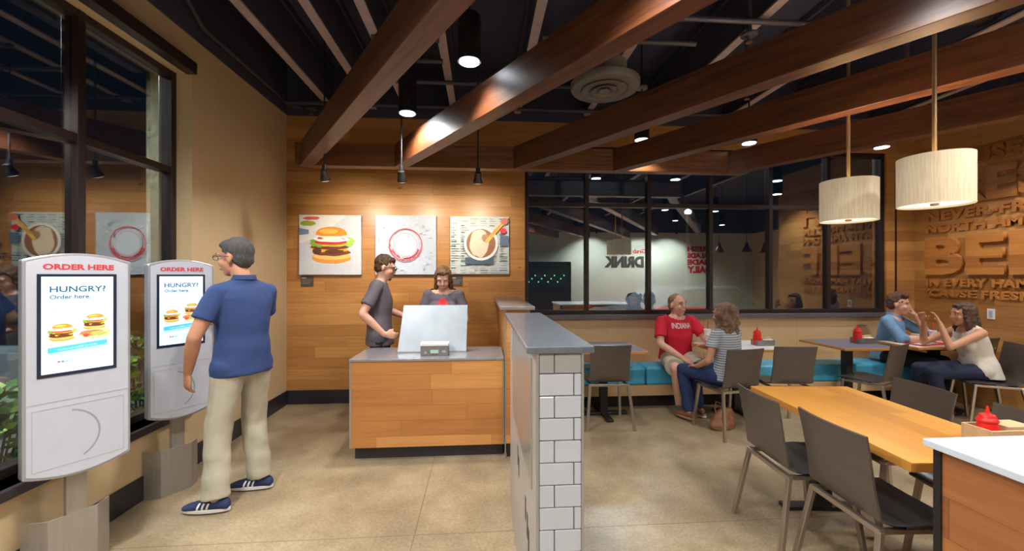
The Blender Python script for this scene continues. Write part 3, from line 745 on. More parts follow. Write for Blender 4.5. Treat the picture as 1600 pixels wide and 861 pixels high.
# right counter
t = thing('condiment_counter', 'white-topped counter with dark-edged plank side in the right foreground corner', 'counter', (1.68, 1.47, 0))
MB().prism([(0, 0), (1.6, -.02), (1.6, -1.0), (-.0, -1.0)], .872, .90).build('worktop', WHITE, t, bevel=0.004)
W_CS = wood('timber_counter_side', [(112, 66, 38), (144, 88, 48), (162, 104, 58), (178, 118, 66)], 'Y', 'Z', ph=.15, pl=1.6)
MB().box(.03, .05, -1.0, -.04, .1, .872).build('side_panel', W_CS, t)
MB().box(.022, .052, -.045, -.02, 0, .872).build('corner_post', BLACK, t)
MB().box(.05, 1.56, -1.0, -.03, .1, .872).build('carcass', W_COUNTER, t)
MB().box(.07, 1.5, -1.0, -.08, 0, .1).build('plinth', BASEB, t)

# ------------------------------------------------------------------ CHAIRS (local: seat faces +y)
def make_chair():
    t = thing('cafe_chair', '', 'chair')
    W = .205; th = .010
    prof = [(.215, .448), (.20, .460), (.12, .463), (-.06, .452), (-.13, .455), (-.175, .478), (-.20, .53), (-.215, .62), (-.235, .74), (-.255, .838)]
    def sh(i0, i1, name, mm, wf):
        R = []
        for (y, z) in prof[i0:i1]:
            pass
        m = MB(); top = []; n = 9
        pts = prof[i0:i1]; g = []
        for j, (y, z) in enumerate(pts):
            k = min(len(prof) - 1, i0 + j + 1); k0 = max(0, i0 + j - 1)
            d = Vector((0, prof[k][0] - prof[k0][0], prof[k][1] - prof[k0][1])).normalized(); nn = Vector((0, -d.z, d.y))
            ww = wf(i0 + j)
            rowt = []; rowb = []
            for q in range(n):
                u = -1 + 2 * q / (n - 1)
                bend = (.022 * u * u) if i0 + j >= 6 else (.006 * u * u)
                c = Vector((u * ww, y, z)) + (Vector((0, 1, 0)) * bend if i0 + j >= 5 else Vector((0, 0, 1)) * bend)
                rowt.append(m.bm.verts.new(c)); rowb.append(m.bm.verts.new(c - Vector((0, 0, 1)) * th if i0 + j < 4 else c + Vector((0, -d.z, d.y)) * th * -1 * (-1 if False else -1) * -1))
            g.append((rowt, rowb))
        for (a, ab), (c, cb) in zip(g, g[1:]):
            for q in range(n - 1):
                m.bm.faces.new((a[q], a[q + 1], c[q + 1], c[q])); m.bm.faces.new((ab[q], cb[q], cb[q + 1], ab[q + 1]))
            m.bm.faces.new((a[0], c[0], cb[0], ab[0])); m.bm.faces.new((a[-1], ab[-1], cb[-1], c[-1]))
        for (a, ab), fl in ((g[0], 0), (g[-1], 1)):
            for q in range(n - 1): m.bm.faces.new((a[q], ab[q], ab[q + 1], a[q + 1]) if not fl else (a[q], a[q + 1], ab[q + 1], ab[q]))
        return m.build(name, mm, t, smooth=True)
    wf = lambda i: (W, W, W, W, W, W * .99, W * .97, W * .95, W * .97, W * .99)[i]
    sh(0, 5, 'seat', SEATM, wf); sh(4, 10, 'backrest', CHAIRM, wf)
    # square tube frame
    for sx in (-1, 1):
        MB().bar((sx * .19, .17, .432), (sx * .215, .225, .0), .028, .022, up=(0, 1, 0)).build('leg', LEGM, t, bevel=0.003)
        MB().bar((sx * .19, -.16, .432), (sx * .235, -.235, .0), .028, .022, up=(0, 1, 0)).build('leg', LEGM, t, bevel=0.003)
    MB().bar((-.2, -.16, .43), (.2, -.16, .43), .026, .024).bar((-.2, .17, .43), (.2, .17, .43), .026, .024).bar((-.185, -.16, .43), (-.185, .17, .43), .022, .022).bar((.185, -.16, .43), (.185, .17, .43), .022, .022).build('seat_frame', LEGM, t, bevel=0.003)
    return t
chair0 = make_chair(); used = [False]
def place_chair(x, y, rz, label):
    g = 'grey-brown laminate cafe chairs'
    if not used[0]:
        used[0] = True; chair0.location = (x, y, 0); chair0.rotation_euler = (0, 0, rz); chair0['label'] = label; chair0['group'] = g; return chair0
    return dup(chair0, (x, y, 0), rz, label, g)
R_ = math.radians
place_chair(1.275, 4.21, R_(-3), 'empty grey-brown cafe chair at the slate-topped table beside the tiled half wall')
place_chair(2.40, 3.90, R_(10), 'grey-brown cafe chair on which the woman in the striped shirt sits')
place_chair(3.03, 4.00, R_(-6), 'empty grey-brown cafe chair just right of the woman in the striped shirt')
place_chair(4.03, 4.02, R_(24), 'empty grey-brown cafe chair in front of the slate-topped table left of the man in denim')
place_chair(5.12, 3.86, R_(62), 'grey-brown cafe chair on which the woman in the white top sits')
place_chair(5.44, 4.36, R_(4), 'grey-brown cafe chair at the right edge behind the woman in white')
place_chair(1.83, 2.30, R_(-95), 'empty grey-brown chair on the near side of the oak communal table, farther from camera')
place_chair(1.86, 1.83, R_(-93), 'empty grey-brown chair on the near side of the oak communal table, closest to the camera')
place_chair(2.52, 2.42, R_(84), 'grey chair across the oak communal table with only its back showing')
place_chair(2.50, 1.86, R_(84), 'grey chair across the oak communal table behind the red squeeze bottle')

# ------------------------------------------------------------------ TABLE ITEMS
def ketchup(x, y, z, label, s=1.0, first=[None]):
    if first[0] is None:
        t = thing('squeeze_bottle', label, 'bottle', (x, y, z), group='red squeeze bottles')
        MB().lathe([(.026, 0), (.030, .004), (.031, .07), (.027, .088), (.031, .094), (.031, .10), (.024, .108)], n=20).build('bottle_body', REDPL, t, smooth=True)
        MB().lathe([(.025, .1085), (.022, .118), (.007, .124), (.003, .15)], n=16).build('nozzle_cap', REDPL, t, smooth=True)
        first[0] = t; t.scale = (s,) * 3
    else: t = dup(first[0], (x, y, z), 0, label, scale=s)
    return t
CADM = mat('galvanised_caddy', (140, 138, 136), .35, metal=.7, var=.12, scale=30)
def caddy(x, y, z, label, first=[None]):
    if first[0] is None:
        t = thing('condiment_caddy', label, 'caddy', (x, y, z), group='metal condiment caddies')
        MB().box(-.10, .10, -.06, -.056, 0, .062).box(-.10, .10, .056, .06, 0, .062).box(-.10, -.096, -.056, .056, 0, .062).box(.096, .10, -.056, .056, 0, .062).box(-.096, .096, -.056, .056, 0, .004).box(-.034, -.03, -.056, .056, 0, .055).build('tray', CADM, t)
        MB().box(-.025, .09, -.045, .045, .004, .072).build('napkins', PAPER, t, bevel=.003)
        MB().bar((-.02, .0, .076), (.092, .0, .088), .035, .012).build('wrapped_cutlery', mat('kraft_paper', (190, 160, 118), .8), t)
        first[0] = t
    else: t = dup(first[0], (x, y, z), 0, label)
    return t
caddy(3.13, 4.42, .7426, 'grey metal condiment caddy on the white table by the woman in stripes')
ketchup(3.065, 4.42, .7470, 'red squeeze bottle in the caddy beside the woman in stripes', s=1.35)
caddy(4.37, 4.47, .7426, 'grey metal condiment caddy on the slate-topped table by the man in denim')
ketchup(4.305, 4.47, .7470, 'red squeeze bottle in the caddy beside the man in denim', s=1.35)
# communal caddy (wooden)
t = thing('condiment_caddy', 'wooden-rimmed condiment box behind the white counter at the oak table end', 'caddy', (2.33, 1.72, .7425))
KW = mat('pale_ply', (188, 160, 122), .6, var=.1)
MB().box(-.10, .14, -.06, -.052, 0, .095).box(-.10, .14, .052, .06, 0, .095).box(-.10, -.092, -.052, .052, 0, .095).box(.132, .14, -.052, .052, 0, .095).box(-.092, .132, -.052, .052, 0, .006).build('box_body', KW, t, bevel=.002)
MB().box(-.0, .13, -.045, .045, .006, .105).build('napkins', mat('kraft_paper', (190, 160, 118), .8), t)
ketchup(2.285, 1.72, .7490, 'red squeeze bottle in the wooden-rimmed box on the oak communal table', s=1.2)

# trays, cups
def tray(x, y, label):
    t = thing('serving_tray', label, 'tray', (x, y, .7426), rz=.1)
    MB().box(-.19, .19, -.13, .13, 0, .004).box(-.2, .2, -.14, -.13, 0, .014).box(-.2, .2, .13, .14, 0, .014).box(-.2, -.19, -.13, .13, 0, .014).box(.19, .2, -.13, .13, 0, .014).build('tray_body', REDPL, t, bevel=.002)
    MB().box(-.15, .16, -.10, .11, .004, .0055).build('tray_liner', PAPER, t)
    return t
def cup(x, y, label, h=.095, straw=False, z=.7427):
    t = thing('paper_cup', label, 'cup', (x, y, z))
    MB().lathe([(.026, 0), (.038, h), (.036, h), (.025, .004)], n=20).build('cup_body', PAPER, t, smooth=True)
    ringm = MB()
    k = .4 * h; R0 = .026 + .012 * .42 + .0006
    for i in range(8):
        a = i * PI / 4; ringm.lathe([(.0055, 0), (.0055, .0004)], n=8)
        for v in list(ringm.bm.verts)[-16:]:
            p = Matrix.Rotation(a, 4, 'Z') @ Matrix.Translation((R0, 0, h * .45)) @ Matrix.Rotation(PI / 2, 4, 'Y') @ Matrix.Diagonal((2.2, 1.6, 1, 1)); v.co = p @ v.co
    ringm.build('cup_print', mat('red_print', (206, 40, 50), .6), t)
    if straw:
        MB().lathe([(.040, h), (.041, h + .006), (.034, h + .012)], n=20).build('lid', mat('clear_lid', (222, 226, 230), .25), t, smooth=True)
        MB().tube([(0, 0, h), (.012, .004, h + .10)], .0042, 8).build('straw', REDPL, t)
    else: MB().lathe([(.033, h * .93), (.030, h * 1.0), (.006, h * 1.05)], n=14).build('filling', mat('fries_gold', (222, 170, 84), .7, bump=.5, bscale=60), t, smooth=True)
    return t
cup(2.50, 4.42, 'white paper cup with red print on the white table before the man in red', h=.11)
cup(2.60, 4.62, 'tall paper cup with lid and red straw left of the woman in stripes', h=.15, straw=True)
t = thing('sauce_packet', 'small red sauce packet lying on the white table by the paper cup', 'packet', (2.45, 4.33, .7427), rz=.5)
MB().box(-.05, .05, -.03, .03, 0, .008).build('packet_body', mat('dark_red_wrap', (176, 36, 46), .5), t, bevel=.003)
tray(5.02, 4.40, 'red serving tray with paper liner on the white table before the man in denim')
cup(5.02, 4.47, 'white paper cup on the red tray before the man in denim', z=.7485)
cup(5.30, 4.52, 'tall paper cup with lid and red straw right of the man in denim', h=.12, straw=True)
cup(4.90, 4.50, 'small white paper cup at the left of the red tray', h=.055, z=.7485)

# ------------------------------------------------------------------ KIOSKS
ALF = mat('satin_silver_frame', (168, 168, 174), .35, metal=.4, var=.03)
KFACE = mat('pale_grey_face', (188, 192, 204), .3, var=.02)
SC_E = 0.62
def kiosk(ox, oy, rz, label, s=1.0):
    """local: x along the panel (left to right as seen), -y towards the viewer; origin on floor below panel centre front"""
    t = thing('ordering_kiosk', label, 'kiosk', (ox, oy, 0), rz, 'freestanding order kiosks')
    t.scale = (s, s, s)
    w2 = .195; zl, zt, zm = .575, 1.592, 1.630; zb = .535
    def outline(w, top, mid, lo, lom, n=12):
        pts = []
        for i in range(n + 1):
            u = -1 + 2 * i / n; pts.append((u * w, lo + (lom - lo) * (1 - u * u)))
        for i in range(n + 1):
            u = 1 - 2 * i / n; pts.append((u * w, top + (mid - top) * (1 - u * u)))
        return pts
    M = frame((0, 0, 0), (1, 0, 0), (0, 0, 1))   # local xy -> xz, normal -y
    MB().prism(outline(w2, zt, zm, zl, zb), -.055, 0, M).build('housing', ALF, t, bevel=.006)
    MB().prism(outline(w2 - .012, zt - .012, zm - .012, zl + .012, zb + .012), 0, .003, M).build('face_panel', KFACE, t, bevel=.001)
    # screen
    MB().box(-.15, .135, -.006, -.003, 1.035, 1.527).build('screen_bezel', mat('navy_bezel', (30, 40, 62), .2, coat=.5), t, bevel=.002)
    P = Print(frame((-.136, -.0062, 1.052), (1, 0, 0), (0, 0, 1)), SC_E); W, Hh = .257, .462
    P.p([(0, 0), (W, 0), (W, Hh), (0, Hh)], (206, 232, 246))
    P.t('HUNGRY?', .05, .027, Hh - .075, (44, 84, 112), .0012, width=W * .78, height=.030)
    P.t('Order here.', .03, .027, Hh - .108, (60, 96, 120), .0008, width=W * .56, height=.021)
    P.t('Bacon', .016, .045, Hh - .178, (170, 110, 90), 0, width=.045, height=.009).t('QUESO', .02, .033, Hh - .198, (206, 170, 120), 0, width=.072, height=.014)
    burger(P, .068, .19, .070, 3); burger(P, .184, .232, .066, 6)
    P.p(blob(.18, .178, .062, .024, 4, .3), (216, 196, 140)).p(blob(.17, .18, .045, .014, 6, .4), (206, 120, 80)).p(blob(.195, .175, .03, .012, 5, .5), (170, 176, 90)).p(blob(.15, .17, .012, .008, 5, .5), (206, 70, 50))
    P.p([(.018, .098), (W - .028, .118), (W - .028, .140), (.018, .124)], (70, 178, 226))
    P.t('TOUCH ANYWHERE TO BEGIN', .012, .05, .107, (222, 240, 250), 0, rot=.09, width=.14, height=.007)
    P.p([(.03, .068), (.15, .072), (.15, .0735), (.03, .0695)], (176, 192, 204))
    for i, c in enumerate(((190, 90, 110), (110, 120, 160), (120, 200, 206), (150, 190, 210))): P.p([(.05 + i * .013, .05), (.06 + i * .013, .05), (.06 + i * .013, .059), (.05 + i * .013, .059)], c)
    o = P.m.build('screen', None, t, fixn=False)
    m = MB().text('ORDER HERE', .05, frame((-.13, -.0036, 1.548), (1, 0, 0), (0, 0, 1)), .0006, .0018, width=.255, height=.028)
    m.build('header_lettering', mat('red_letters', (206, 62, 66), .4), t)
    # lower hatch
    GL = mat('panel_line_grey', (172, 174, 182), .5)
    m = MB()
    for (a, c, p, q) in ((-.188, .188, .915, .918), (-.165, .165, .885, .8868), (-.165, .165, .60, .6018), (-.165, -.1632, .60, .8868), (.1632, .165, .60, .8868)): m.box(a, c, -.0042, -.003, p, q)
    m.build('hatch_outline', GL, t)
    m = MB().use(mat('emblem_grey', (146, 152, 160), .45)); M2 = frame((0, -.0036, 0), (1, 0, 0), (0, 0, 1))
    ringpoly(m, -.06, .735, .125, .133, 0, M2, 40, -1.0, 1.35)
    m.build('ring_emblem', None, t, fixn=False)
    # post and floor bracket
    MB().box(-.03, .045, .075, .085, .30, .62).box(-.03, -.022, .085, .115, .30, .62).box(-.01, .03, .055, .08, .56, .9).build('post', STEELV, t, bevel=.001)
    m = MB()
    m.prism([(-.095, .072), (.085, .072), (.085, .078), (-.095, .078)], 0, .32)
    m.prism([(-.095, .072), (-.095, .079), (-.16, .16), (-.166, .156)], 0, .32)
    m.prism([(.085, .072), (.15, .13), (.146, .136), (.085, .079)], 0, .32)
    m.box(-.08, .07, .078, .2, 0, .01)
    m.build('floor_bracket', STEELV, t)
    return t
ka = R_(58)
kiosk(-1.99, 2.225, ka, 'grey freestanding order kiosk nearest the camera at the left edge')
kiosk(-2.064, 3.045, ka, 'grey freestanding order kiosk that the man in the blue polo is touching')

# ------------------------------------------------------------------ PEOPLE
SKIN1 = mat('skin_tan', (198, 142, 112), .5, var=.05, scale=20, sss=.08)
SKIN2 = mat('skin_fair', (222, 170, 146), .5, var=.05, scale=20, sss=.08)
WORK = bpy.data.scenes.new('work')
VOXK = 1.0
def remesh(mb, name, m, parent, vox=.0075, it=4, disp=0.0, ds=.05):
    vox *= VOXK
    me = bpy.data.meshes.new(name); bmesh.ops.recalc_face_normals(mb.bm, faces=mb.bm.faces); mb.bm.to_mesh(me); mb.bm.free()
    o = bpy.data.objects.new(name, me); WORK.collection.objects.link(o)
    r = o.modifiers.new('r', 'REMESH'); r.mode = 'VOXEL'; r.voxel_size = vox; r.use_smooth_shade = True
    s = o.modifiers.new('s', 'SMOOTH'); s.factor = .5; s.iterations = it
    WORK.view_layers[0].update(); dg = WORK.view_layers[0].depsgraph
    nm = bpy.data.meshes.new_from_object(o.evaluated_get(dg)); o.modifiers.clear(); WORK.collection.objects.unlink(o); C.objects.link(o); o.data = nm; bpy.data.meshes.remove(me)
    nm.name = name
    if disp:
        for v in nm.vertices:
            n = noise.noise(v.co / ds); v.co += v.normal * disp * n
    for p in nm.polygons: p.use_smooth = True
    nm.materials.clear(); nm.materials.append(m); o.parent = parent
    return o
def V(*a): return Vector(a)
def limb(m, pts, n=14):
    """tapered limb through (point, radius) with rounded joints"""
    for (p, r), (q, r2) in zip(pts, pts[1:]):
        p = Vector(p); q = Vector(q); d = (q - p)
        if d.length < 1e-5: continue
        d.normalize(); a = d.orthogonal().normalized(); c = d.cross(a)
        m.loft([(p, a, r, r, c), (q, a, r2, r2, c)], n)
    for p, r in pts: m.ell(Vector(p), (r, r, r), u=14, v=9)
def hand(m, w, d, pn, curl=.5, thumb_side=1, s=1.0, point=False):
    """w wrist, d direction of the hand, pn palm normal"""
    d = Vector(d).normalized(); pn = (Vector(pn) - d * Vector(pn).dot(d)).normalized(); sd = d.cross(pn).normalized()
    w = Vector(w)
    m.loft([(w - d * .02 * s, sd, .024 * s, .019 * s, pn), (w + d * .02 * s, sd, .032 * s, .017 * s, pn), (w + d * .06 * s, sd, .041 * s, .015 * s, pn), (w + d * .092 * s, sd, .040 * s, .012 * s, pn)], 14)
    for i, (o, ln) in enumerate(((.030, .068), (.0105, .078), (-.0095, .073), (-.029, .058))):
        cu = curl * (1 if not (point and i == 0) else .1)
        b = w + d * .088 * s + sd * o * s * thumb_side; a = 0; pts = [(b, .0098 * s)]
        for k, f in enumerate((.45, .32, .23)):
            a += cu * (.6, .9, .7)[k]; b = b + (d * math.cos(a) + pn * math.sin(a)) * ln * f * s; pts.append((b, (.0092, .0085, .0075)[k] * s))
        limb(m, pts, 8)
    b = w + d * .022 * s + sd * .028 * s * thumb_side; dd = (d * .7 + sd * thumb_side * .75 + pn * .35).normalized()
    limb(m, [(b, .0135 * s), (b + dd * .035 * s, .012 * s), (b + dd * .04 * s + (d * .9 + pn * .4 + sd * .15 * thumb_side).normalized() * .028 * s, .0095 * s)], 8)

def person(label, loc, rz, J, skin, s=1.0, hair='short', hairc=(60, 44, 34), shirt=None, trousers=None, shoes=None, curl=.6, female=False, glasses=None, heavy=1.0, facial=False, tank=False, closed=False, bv_=.0095):
    """J joints are in local metres (+y ahead, +x to the person's right)"""
    root = thing('person', label, 'person', loc, rz)
    J = {k: (Vector(v) if isinstance(v, tuple) and len(v) == 3 else v) for k, v in J.items()}
    pel, che, nek, hd = J['pelvis'], J['chest'], J['neck'], J['head']
    shL, shR = J['shL'], J['shR']
    side = (shR - shL).normalized(); hside = (J['hpR'] - J['hpL']).normalized()
    up = (che - pel).normalized()
    dep = up.cross(side).normalized() * 1.0        # forward of the chest
    hdep = Vector((0, 0, 1)).cross(hside).normalized()
    def torso(m, e=0.0, lo=-.02, top=True, belly=1.0):
        mid = pel.lerp(che, .5); sp = shL.lerp(shR, .5)
        hv = heavy
        S = [(pel + up * lo, hside, .165 * hv * s + e * 1.9, .117 * hv * s + e * 1.9, hdep),
             (pel + up * .07 * s, hside.lerp(side, .3).normalized(), (.158 if not female else .165) * hv * s + e, .112 * hv * s * belly + e, hdep.lerp(dep, .3).normalized()),
             (mid, hside.lerp(side, .5).normalized(), (.148 if not female else .128) * hv * s + e, .105 * hv * s * belly + e, hdep.lerp(dep, .5).normalized()),
             (che - up * .02, side, (.160 if not female else .145) * hv * s + e, (.118 if not female else .112) * hv * s + e, dep),
             (sp - up * .035 * s, side, (.188 if not female else .158) * s + e, .094 * s + e, dep),
             (sp + up * .022 * s, side, (.165 if not female else .14) * s + e, .075 * s + e, dep),
             (sp + up * .055 * s, side, (.09 if not female else .08) * s + e, .062 * s + e, dep),
             (nek, side, .058 * s + e, .056 * s + e, dep)]
        m.loft(S, 20)
        for S_0 in (shL, shR): limb(m, [(nek - up * .045 * s, .052 * s + e), ((nek - up * .05).lerp(S_0, 1.0 if not (tank and e) else .62), .046 * s + e * .8)], 12)
        if female and not tank or tank:
            for q in (-1, 1): m.ell(che + side * q * .07 * s + dep * (.075 * s) + up * .0, (.062 * s + e, .058 * s + e, .062 * s + e))
    hy, hp = J.get('hyaw', 0), J.get('hpitch', 0); hr = J.get('hroll', 0)
    R = Matrix.Rotation(math.radians(hy), 3, 'Z') @ Matrix.Rotation(math.radians(hp), 3, 'X') @ Matrix.Rotation(math.radians(hr), 3, 'Y')
    HS = 1.06
    def Hd(x, y, z): return hd + R @ (Vector((x, y, z)) * s * HS)
    # ---- body
    m = MB(); torso(m)
    limb(m, [(nek - up * .03, .058 * s), (Hd(0, -.012, -.06), .054 * s)])
    m.ell(Hd(0, -.012, .03), (.074 * s * HS, .094 * s * HS, .090 * s * HS), R); m.ell(Hd(0, .022, -.035), (.058 * s * HS, .068 * s * HS, .074 * s * HS), R)
    m.ell(Hd(0, .05, -.085), (.034 * s * HS, .034 * s * HS, .028 * s * HS), R); m.ell(Hd(0, .02, -.07), (.05 * s * HS, .05 * s * HS, .035 * s * HS), R)
    m.ell(Hd(0, .096, -.022), (.0135 * s * HS, .018 * s * HS, .014 * s * HS), R); limb(m, [(Hd(0, .083, .018), .009 * s), (Hd(0, .098, -.015), .0105 * s)], 8)
    for q in (-1, 1):
        m.ell(Hd(q * .076, -.012, -.01), (.010 * s * HS, .019 * s * HS, .032 * s * HS), R); m.ell(Hd(q * .03, .078, .032), (.026 * s * HS, .012 * s * HS, .009 * s * HS), R); m.ell(Hd(q * .038, .062, -.028), (.022 * s * HS, .022 * s * HS, .024 * s * HS), R)
    m.ell(Hd(0, .088, -.055), (.022 * s * HS, .012 * s * HS, .008 * s * HS), R); m.ell(Hd(0, .084, -.067), (.018 * s * HS, .012 * s * HS, .008 * s * HS), R)
    sh, ek, wk = (.052, .040, .027) if not female else (.044, .034, .024)
    for q, a in ((-1, 'L'), (1, 'R')):
        S, E, Wr = J['sh' + a], J['el' + a], J['wr' + a]
        limb(m, [(S, sh * s), (S.lerp(E, .5), sh * .93 * s), (E, ek * s), (E.lerp(Wr, .35), ek * 1.02 * s), (Wr, wk * s)])
        hdv = J.get('hd' + a, (Wr - E)); pn = J.get('pn' + a, Vector((-q, 0, 0)))
        hdv = Vector(hdv); pn = Vector(pn)
        dd = hdv.normalized(); pnn = (pn - dd * pn.dot(dd)).normalized(); sdv = dd.cross(pnn)
        ts = J.get('ts' + a, 1 if sdv.dot(Vector((-q, .6, .3))) > 0 else -1)
        hand(m, Wr + dd * .01, dd, pn, J.get('curl' + a, curl), ts, s * (1 if not female else .9), J.get('point' + a, False))
        Hp, K, A = J['hp' + a], J['kn' + a], J['an' + a]
        limb(m, [(Hp, .085 * s * heavy), (Hp.lerp(K, .5), .07 * s * heavy), (K, .053 * s), (K.lerp(A, .35), .052 * s), (A, .036 * s)])
        fy = math.radians(J.get('foot' + a, 0)); fd = Vector((-math.sin(fy), math.cos(fy), 0)); fz = J.get('fz' + a, A.z - .075)
        hb = Vector((A.x, A.y, fz + .03))
        limb(m, [(A, .036 * s), (hb - fd * .03, .030 * s), (hb + fd * .09 * s, .030 * s), (hb + fd * .16 * s - V(0, 0, .008), .022 * s)])
    remesh(m, 'body', skin, root, bv_, 3)
    # ---- face details
    EW = mat('eye_white', (230, 226, 222), .3); EI = mat('eye_dark', (52, 36, 28), .2)
    for q in (-1, 1):
        if not closed:
            m = MB().use(EW).ell(Hd(q * .030, .0785, .010), (.012 * s, .007 * s, .0048 * s), R, 12, 8).use(EI).ell(Hd(q * .030, .083, .010), (.0064 * s, .0035 * s, .0055 * s), R, 10, 6)
            m.build('eye', EW, root, smooth=True)
        MB().ell(Hd(q * .031, .090, .036), (.019 * s, .006 * s, .0042 * s), R, 12, 6).build('eyebrow', mat('brow_%d' % hairc[0], tuple(int(v * .8) for v in hairc), .8), root, smooth=True)
    MB().ell(Hd(0, .098, -.061), (.021 * s, .004 * s, .0055 * s), R, 12, 6).build('lips', mat('lips', (176, 96, 88), .5), root, smooth=True)
    # ---- hair
    HC = mat('hair_%d_%d' % (hairc[0], hairc[2]), hairc, .55, var=.35, scale=18, stretch=(3, 3, 1), bump=.7, bscale=70)
    if hair:
        m = MB()
        hk = .955 if hair == 'buzz' else 1.0
        m.ell(Hd(0, -.026, .042), (.081 * s * hk * HS, .096 * s * hk * HS, .088 * s * hk * HS), R)
        m.ell(Hd(0, -.052, -.008), (.074 * s * hk * HS, .056 * s * hk * HS, .070 * s * HS), R)
        if hair != 'buzz': m.ell(Hd(0, .030, .084), (.060 * s * HS, .048 * s * HS, .034 * s * HS), R)
        if hair == 'short2': m.ell(Hd(.015, .045, .105), (.058 * s * HS, .042 * s * HS, .03 * s * HS), R); m.ell(Hd(-.02, 0, .12), (.055 * s * HS, .06 * s * HS, .025 * s * HS), R)
        if hair == 'wavy':
            for k in range(46):
                rn = random.Random(k); a = rn.uniform(PI * .98, PI * 2.02); zz = rn.uniform(-.17, .09); rr = .082 + .022 * (1 - abs(zz + .05) * 5)
                m.ell(Hd(rr * math.cos(a) * 1.05, -.02 + rr * math.sin(a), zz), (.030 * s, .030 * s, .042 * s), R, 10, 7)
        if hair in ('long', 'bob', 'wavy'):
            dn = {'long': -.235, 'bob': -.15, 'wavy': -.19}[hair]
            for q in (-1, 1):
                m.loft([(Hd(q * .056, -.02, .07), R @ V(1, 0, 0), .03 * s, .06 * s, R @ V(0, 1, 0)), (Hd(q * .072, -.012, -.02), R @ V(1, 0, 0), .022 * s, .052 * s, R @ V(0, 1, 0)),
                        (Hd(q * .075, -.012, dn * .6), R @ V(1, 0, 0), .024 * s, .045 * s, R @ V(0, 1, 0)), (Hd(q * .07, -.01, dn), R @ V(1, 0, 0), .012 * s, .028 * s, R @ V(0, 1, 0))], 12)
            m.loft([(Hd(0, -.06, .06), R @ V(1, 0, 0), .07 * s, .05 * s, R @ V(0, 1, 0)), (Hd(0, -.075, -.03), R @ V(1, 0, 0), .088 * s, .045 * s, R @ V(0, 1, 0)),
                    (Hd(0, -.085, dn * .65), R @ V(1, 0, 0), .094 * s, .036 * s, R @ V(0, 1, 0)), (Hd(0, -.08, dn * 1.08), R @ V(1, 0, 0), .07 * s, .02 * s, R @ V(0, 1, 0))], 16)
        remesh(m, 'hair', HC, root, .008, 2, disp={'buzz': .003, 'short': .005}.get(hair, .012), ds=.028)
    if facial:
        m = MB().ell(Hd(0, .073, -.096), (.022 * s, .018 * s, .018 * s), R).ell(Hd(0, .092, -.048), (.022 * s, .007 * s, .005 * s), R)
        remesh(m, 'beard', HC, root, .004, 2)
    if glasses:
        GM = mat('dark_spectacle_frame', (24, 24, 30), .3); m = MB()
        for q in (-1, 1):
            c = Hd(q * .033, .103, .012)
            m.tube([c + R @ (Vector((.025 * math.cos(a), 0, .017 * math.sin(a))) * s) for a in [2 * PI * i / 16 for i in range(17)]], .002, 6)
            m.tube([Hd(q * .058, .10, .016), Hd(q * .080, .03, .012), Hd(q * .084, -.02, .002)], .002, 6)
        m.tube([Hd(-.008, .104, .014), Hd(.008, .104, .014)], .002, 6)
        m.build('spectacles', GM, root)
    # ---- shirt
    if shirt:
        m = MB(); torso(m, .014, lo=shirt.get('lo', -.06), belly=shirt.get('belly', 1.0))
        sl = shirt.get('sleeve', .55)
        if sl:
            for a in ('L', 'R'):
                S, E, Wr = J['sh' + a], J['el' + a], J['wr' + a]
                if sl <= 1:
                    Q = S.lerp(E, sl); d = (E - S).normalized(); aa = d.orthogonal().normalized(); cc = d.cross(aa)
                    m.ell(S, ((sh + .008) * s,) * 3); m.loft([(S, aa, (sh + .008) * s, (sh + .008) * s, cc), (Q, aa, (sh + .019) * s, (sh + .019) * s, cc)], 16)
                else:
                    Q = E.lerp(Wr, sl - 1); limb(m, [(S, (sh + .013) * s), (E, (ek + .016) * s)]); d = (Wr - E).normalized(); aa = d.orthogonal().normalized(); cc = d.cross(aa)
                    m.loft([(E, aa, (ek + .015) * s, (ek + .015) * s, cc), (Q, aa, (ek + .012) * s, (ek + .012) * s, cc)], 16)
        if shirt.get('lo', -.06) <= -.08:
            for a in ('L', 'R'): m.ell(J['hp' + a] + V(0, 0, .02), ((.085 * heavy + .024) * s,) * 3)
        if 'hem' in shirt:
            for c, a_, b_ in shirt['hem']: m.ell(c, (a_, b_, .06))
        o = remesh(m, shirt.get('name', 'shirt'), shirt['mat'], root, .010, 3, disp=.005, ds=.09)
        # cut the neck opening: drop the top of the neck stub
        bm = bmesh.new(); bm.from_mesh(o.data)
        kill = [v for v in bm.verts if (v.co - nek).dot(up) > -.002 - .035 * max(0, (v.co - nek).dot(dep)) / .06 and (v.co - nek).length < .12]
        bmesh.ops.delete(bm, geom=kill, context='VERTS'); bm.to_mesh(o.data); bm.free()
        if shirt.get('collar'):
            m = MB(); n = 20; rr = []
            for (dz, r) in ((-.012, .068), (.022, .063), (.024, .070), (-.006, .078)):
                rr.append([nek + up * (dz - .0 + (-.022 if math.sin(2 * PI * i / n) > .3 else 0)) + side * math.cos(2 * PI * i / n) * r * s + dep * math.sin(2 * PI * i / n) * r * s for i in range(n)])
            m.rings(rr, cap=False); m.build('collar', shirt['mat'], root, smooth=True)
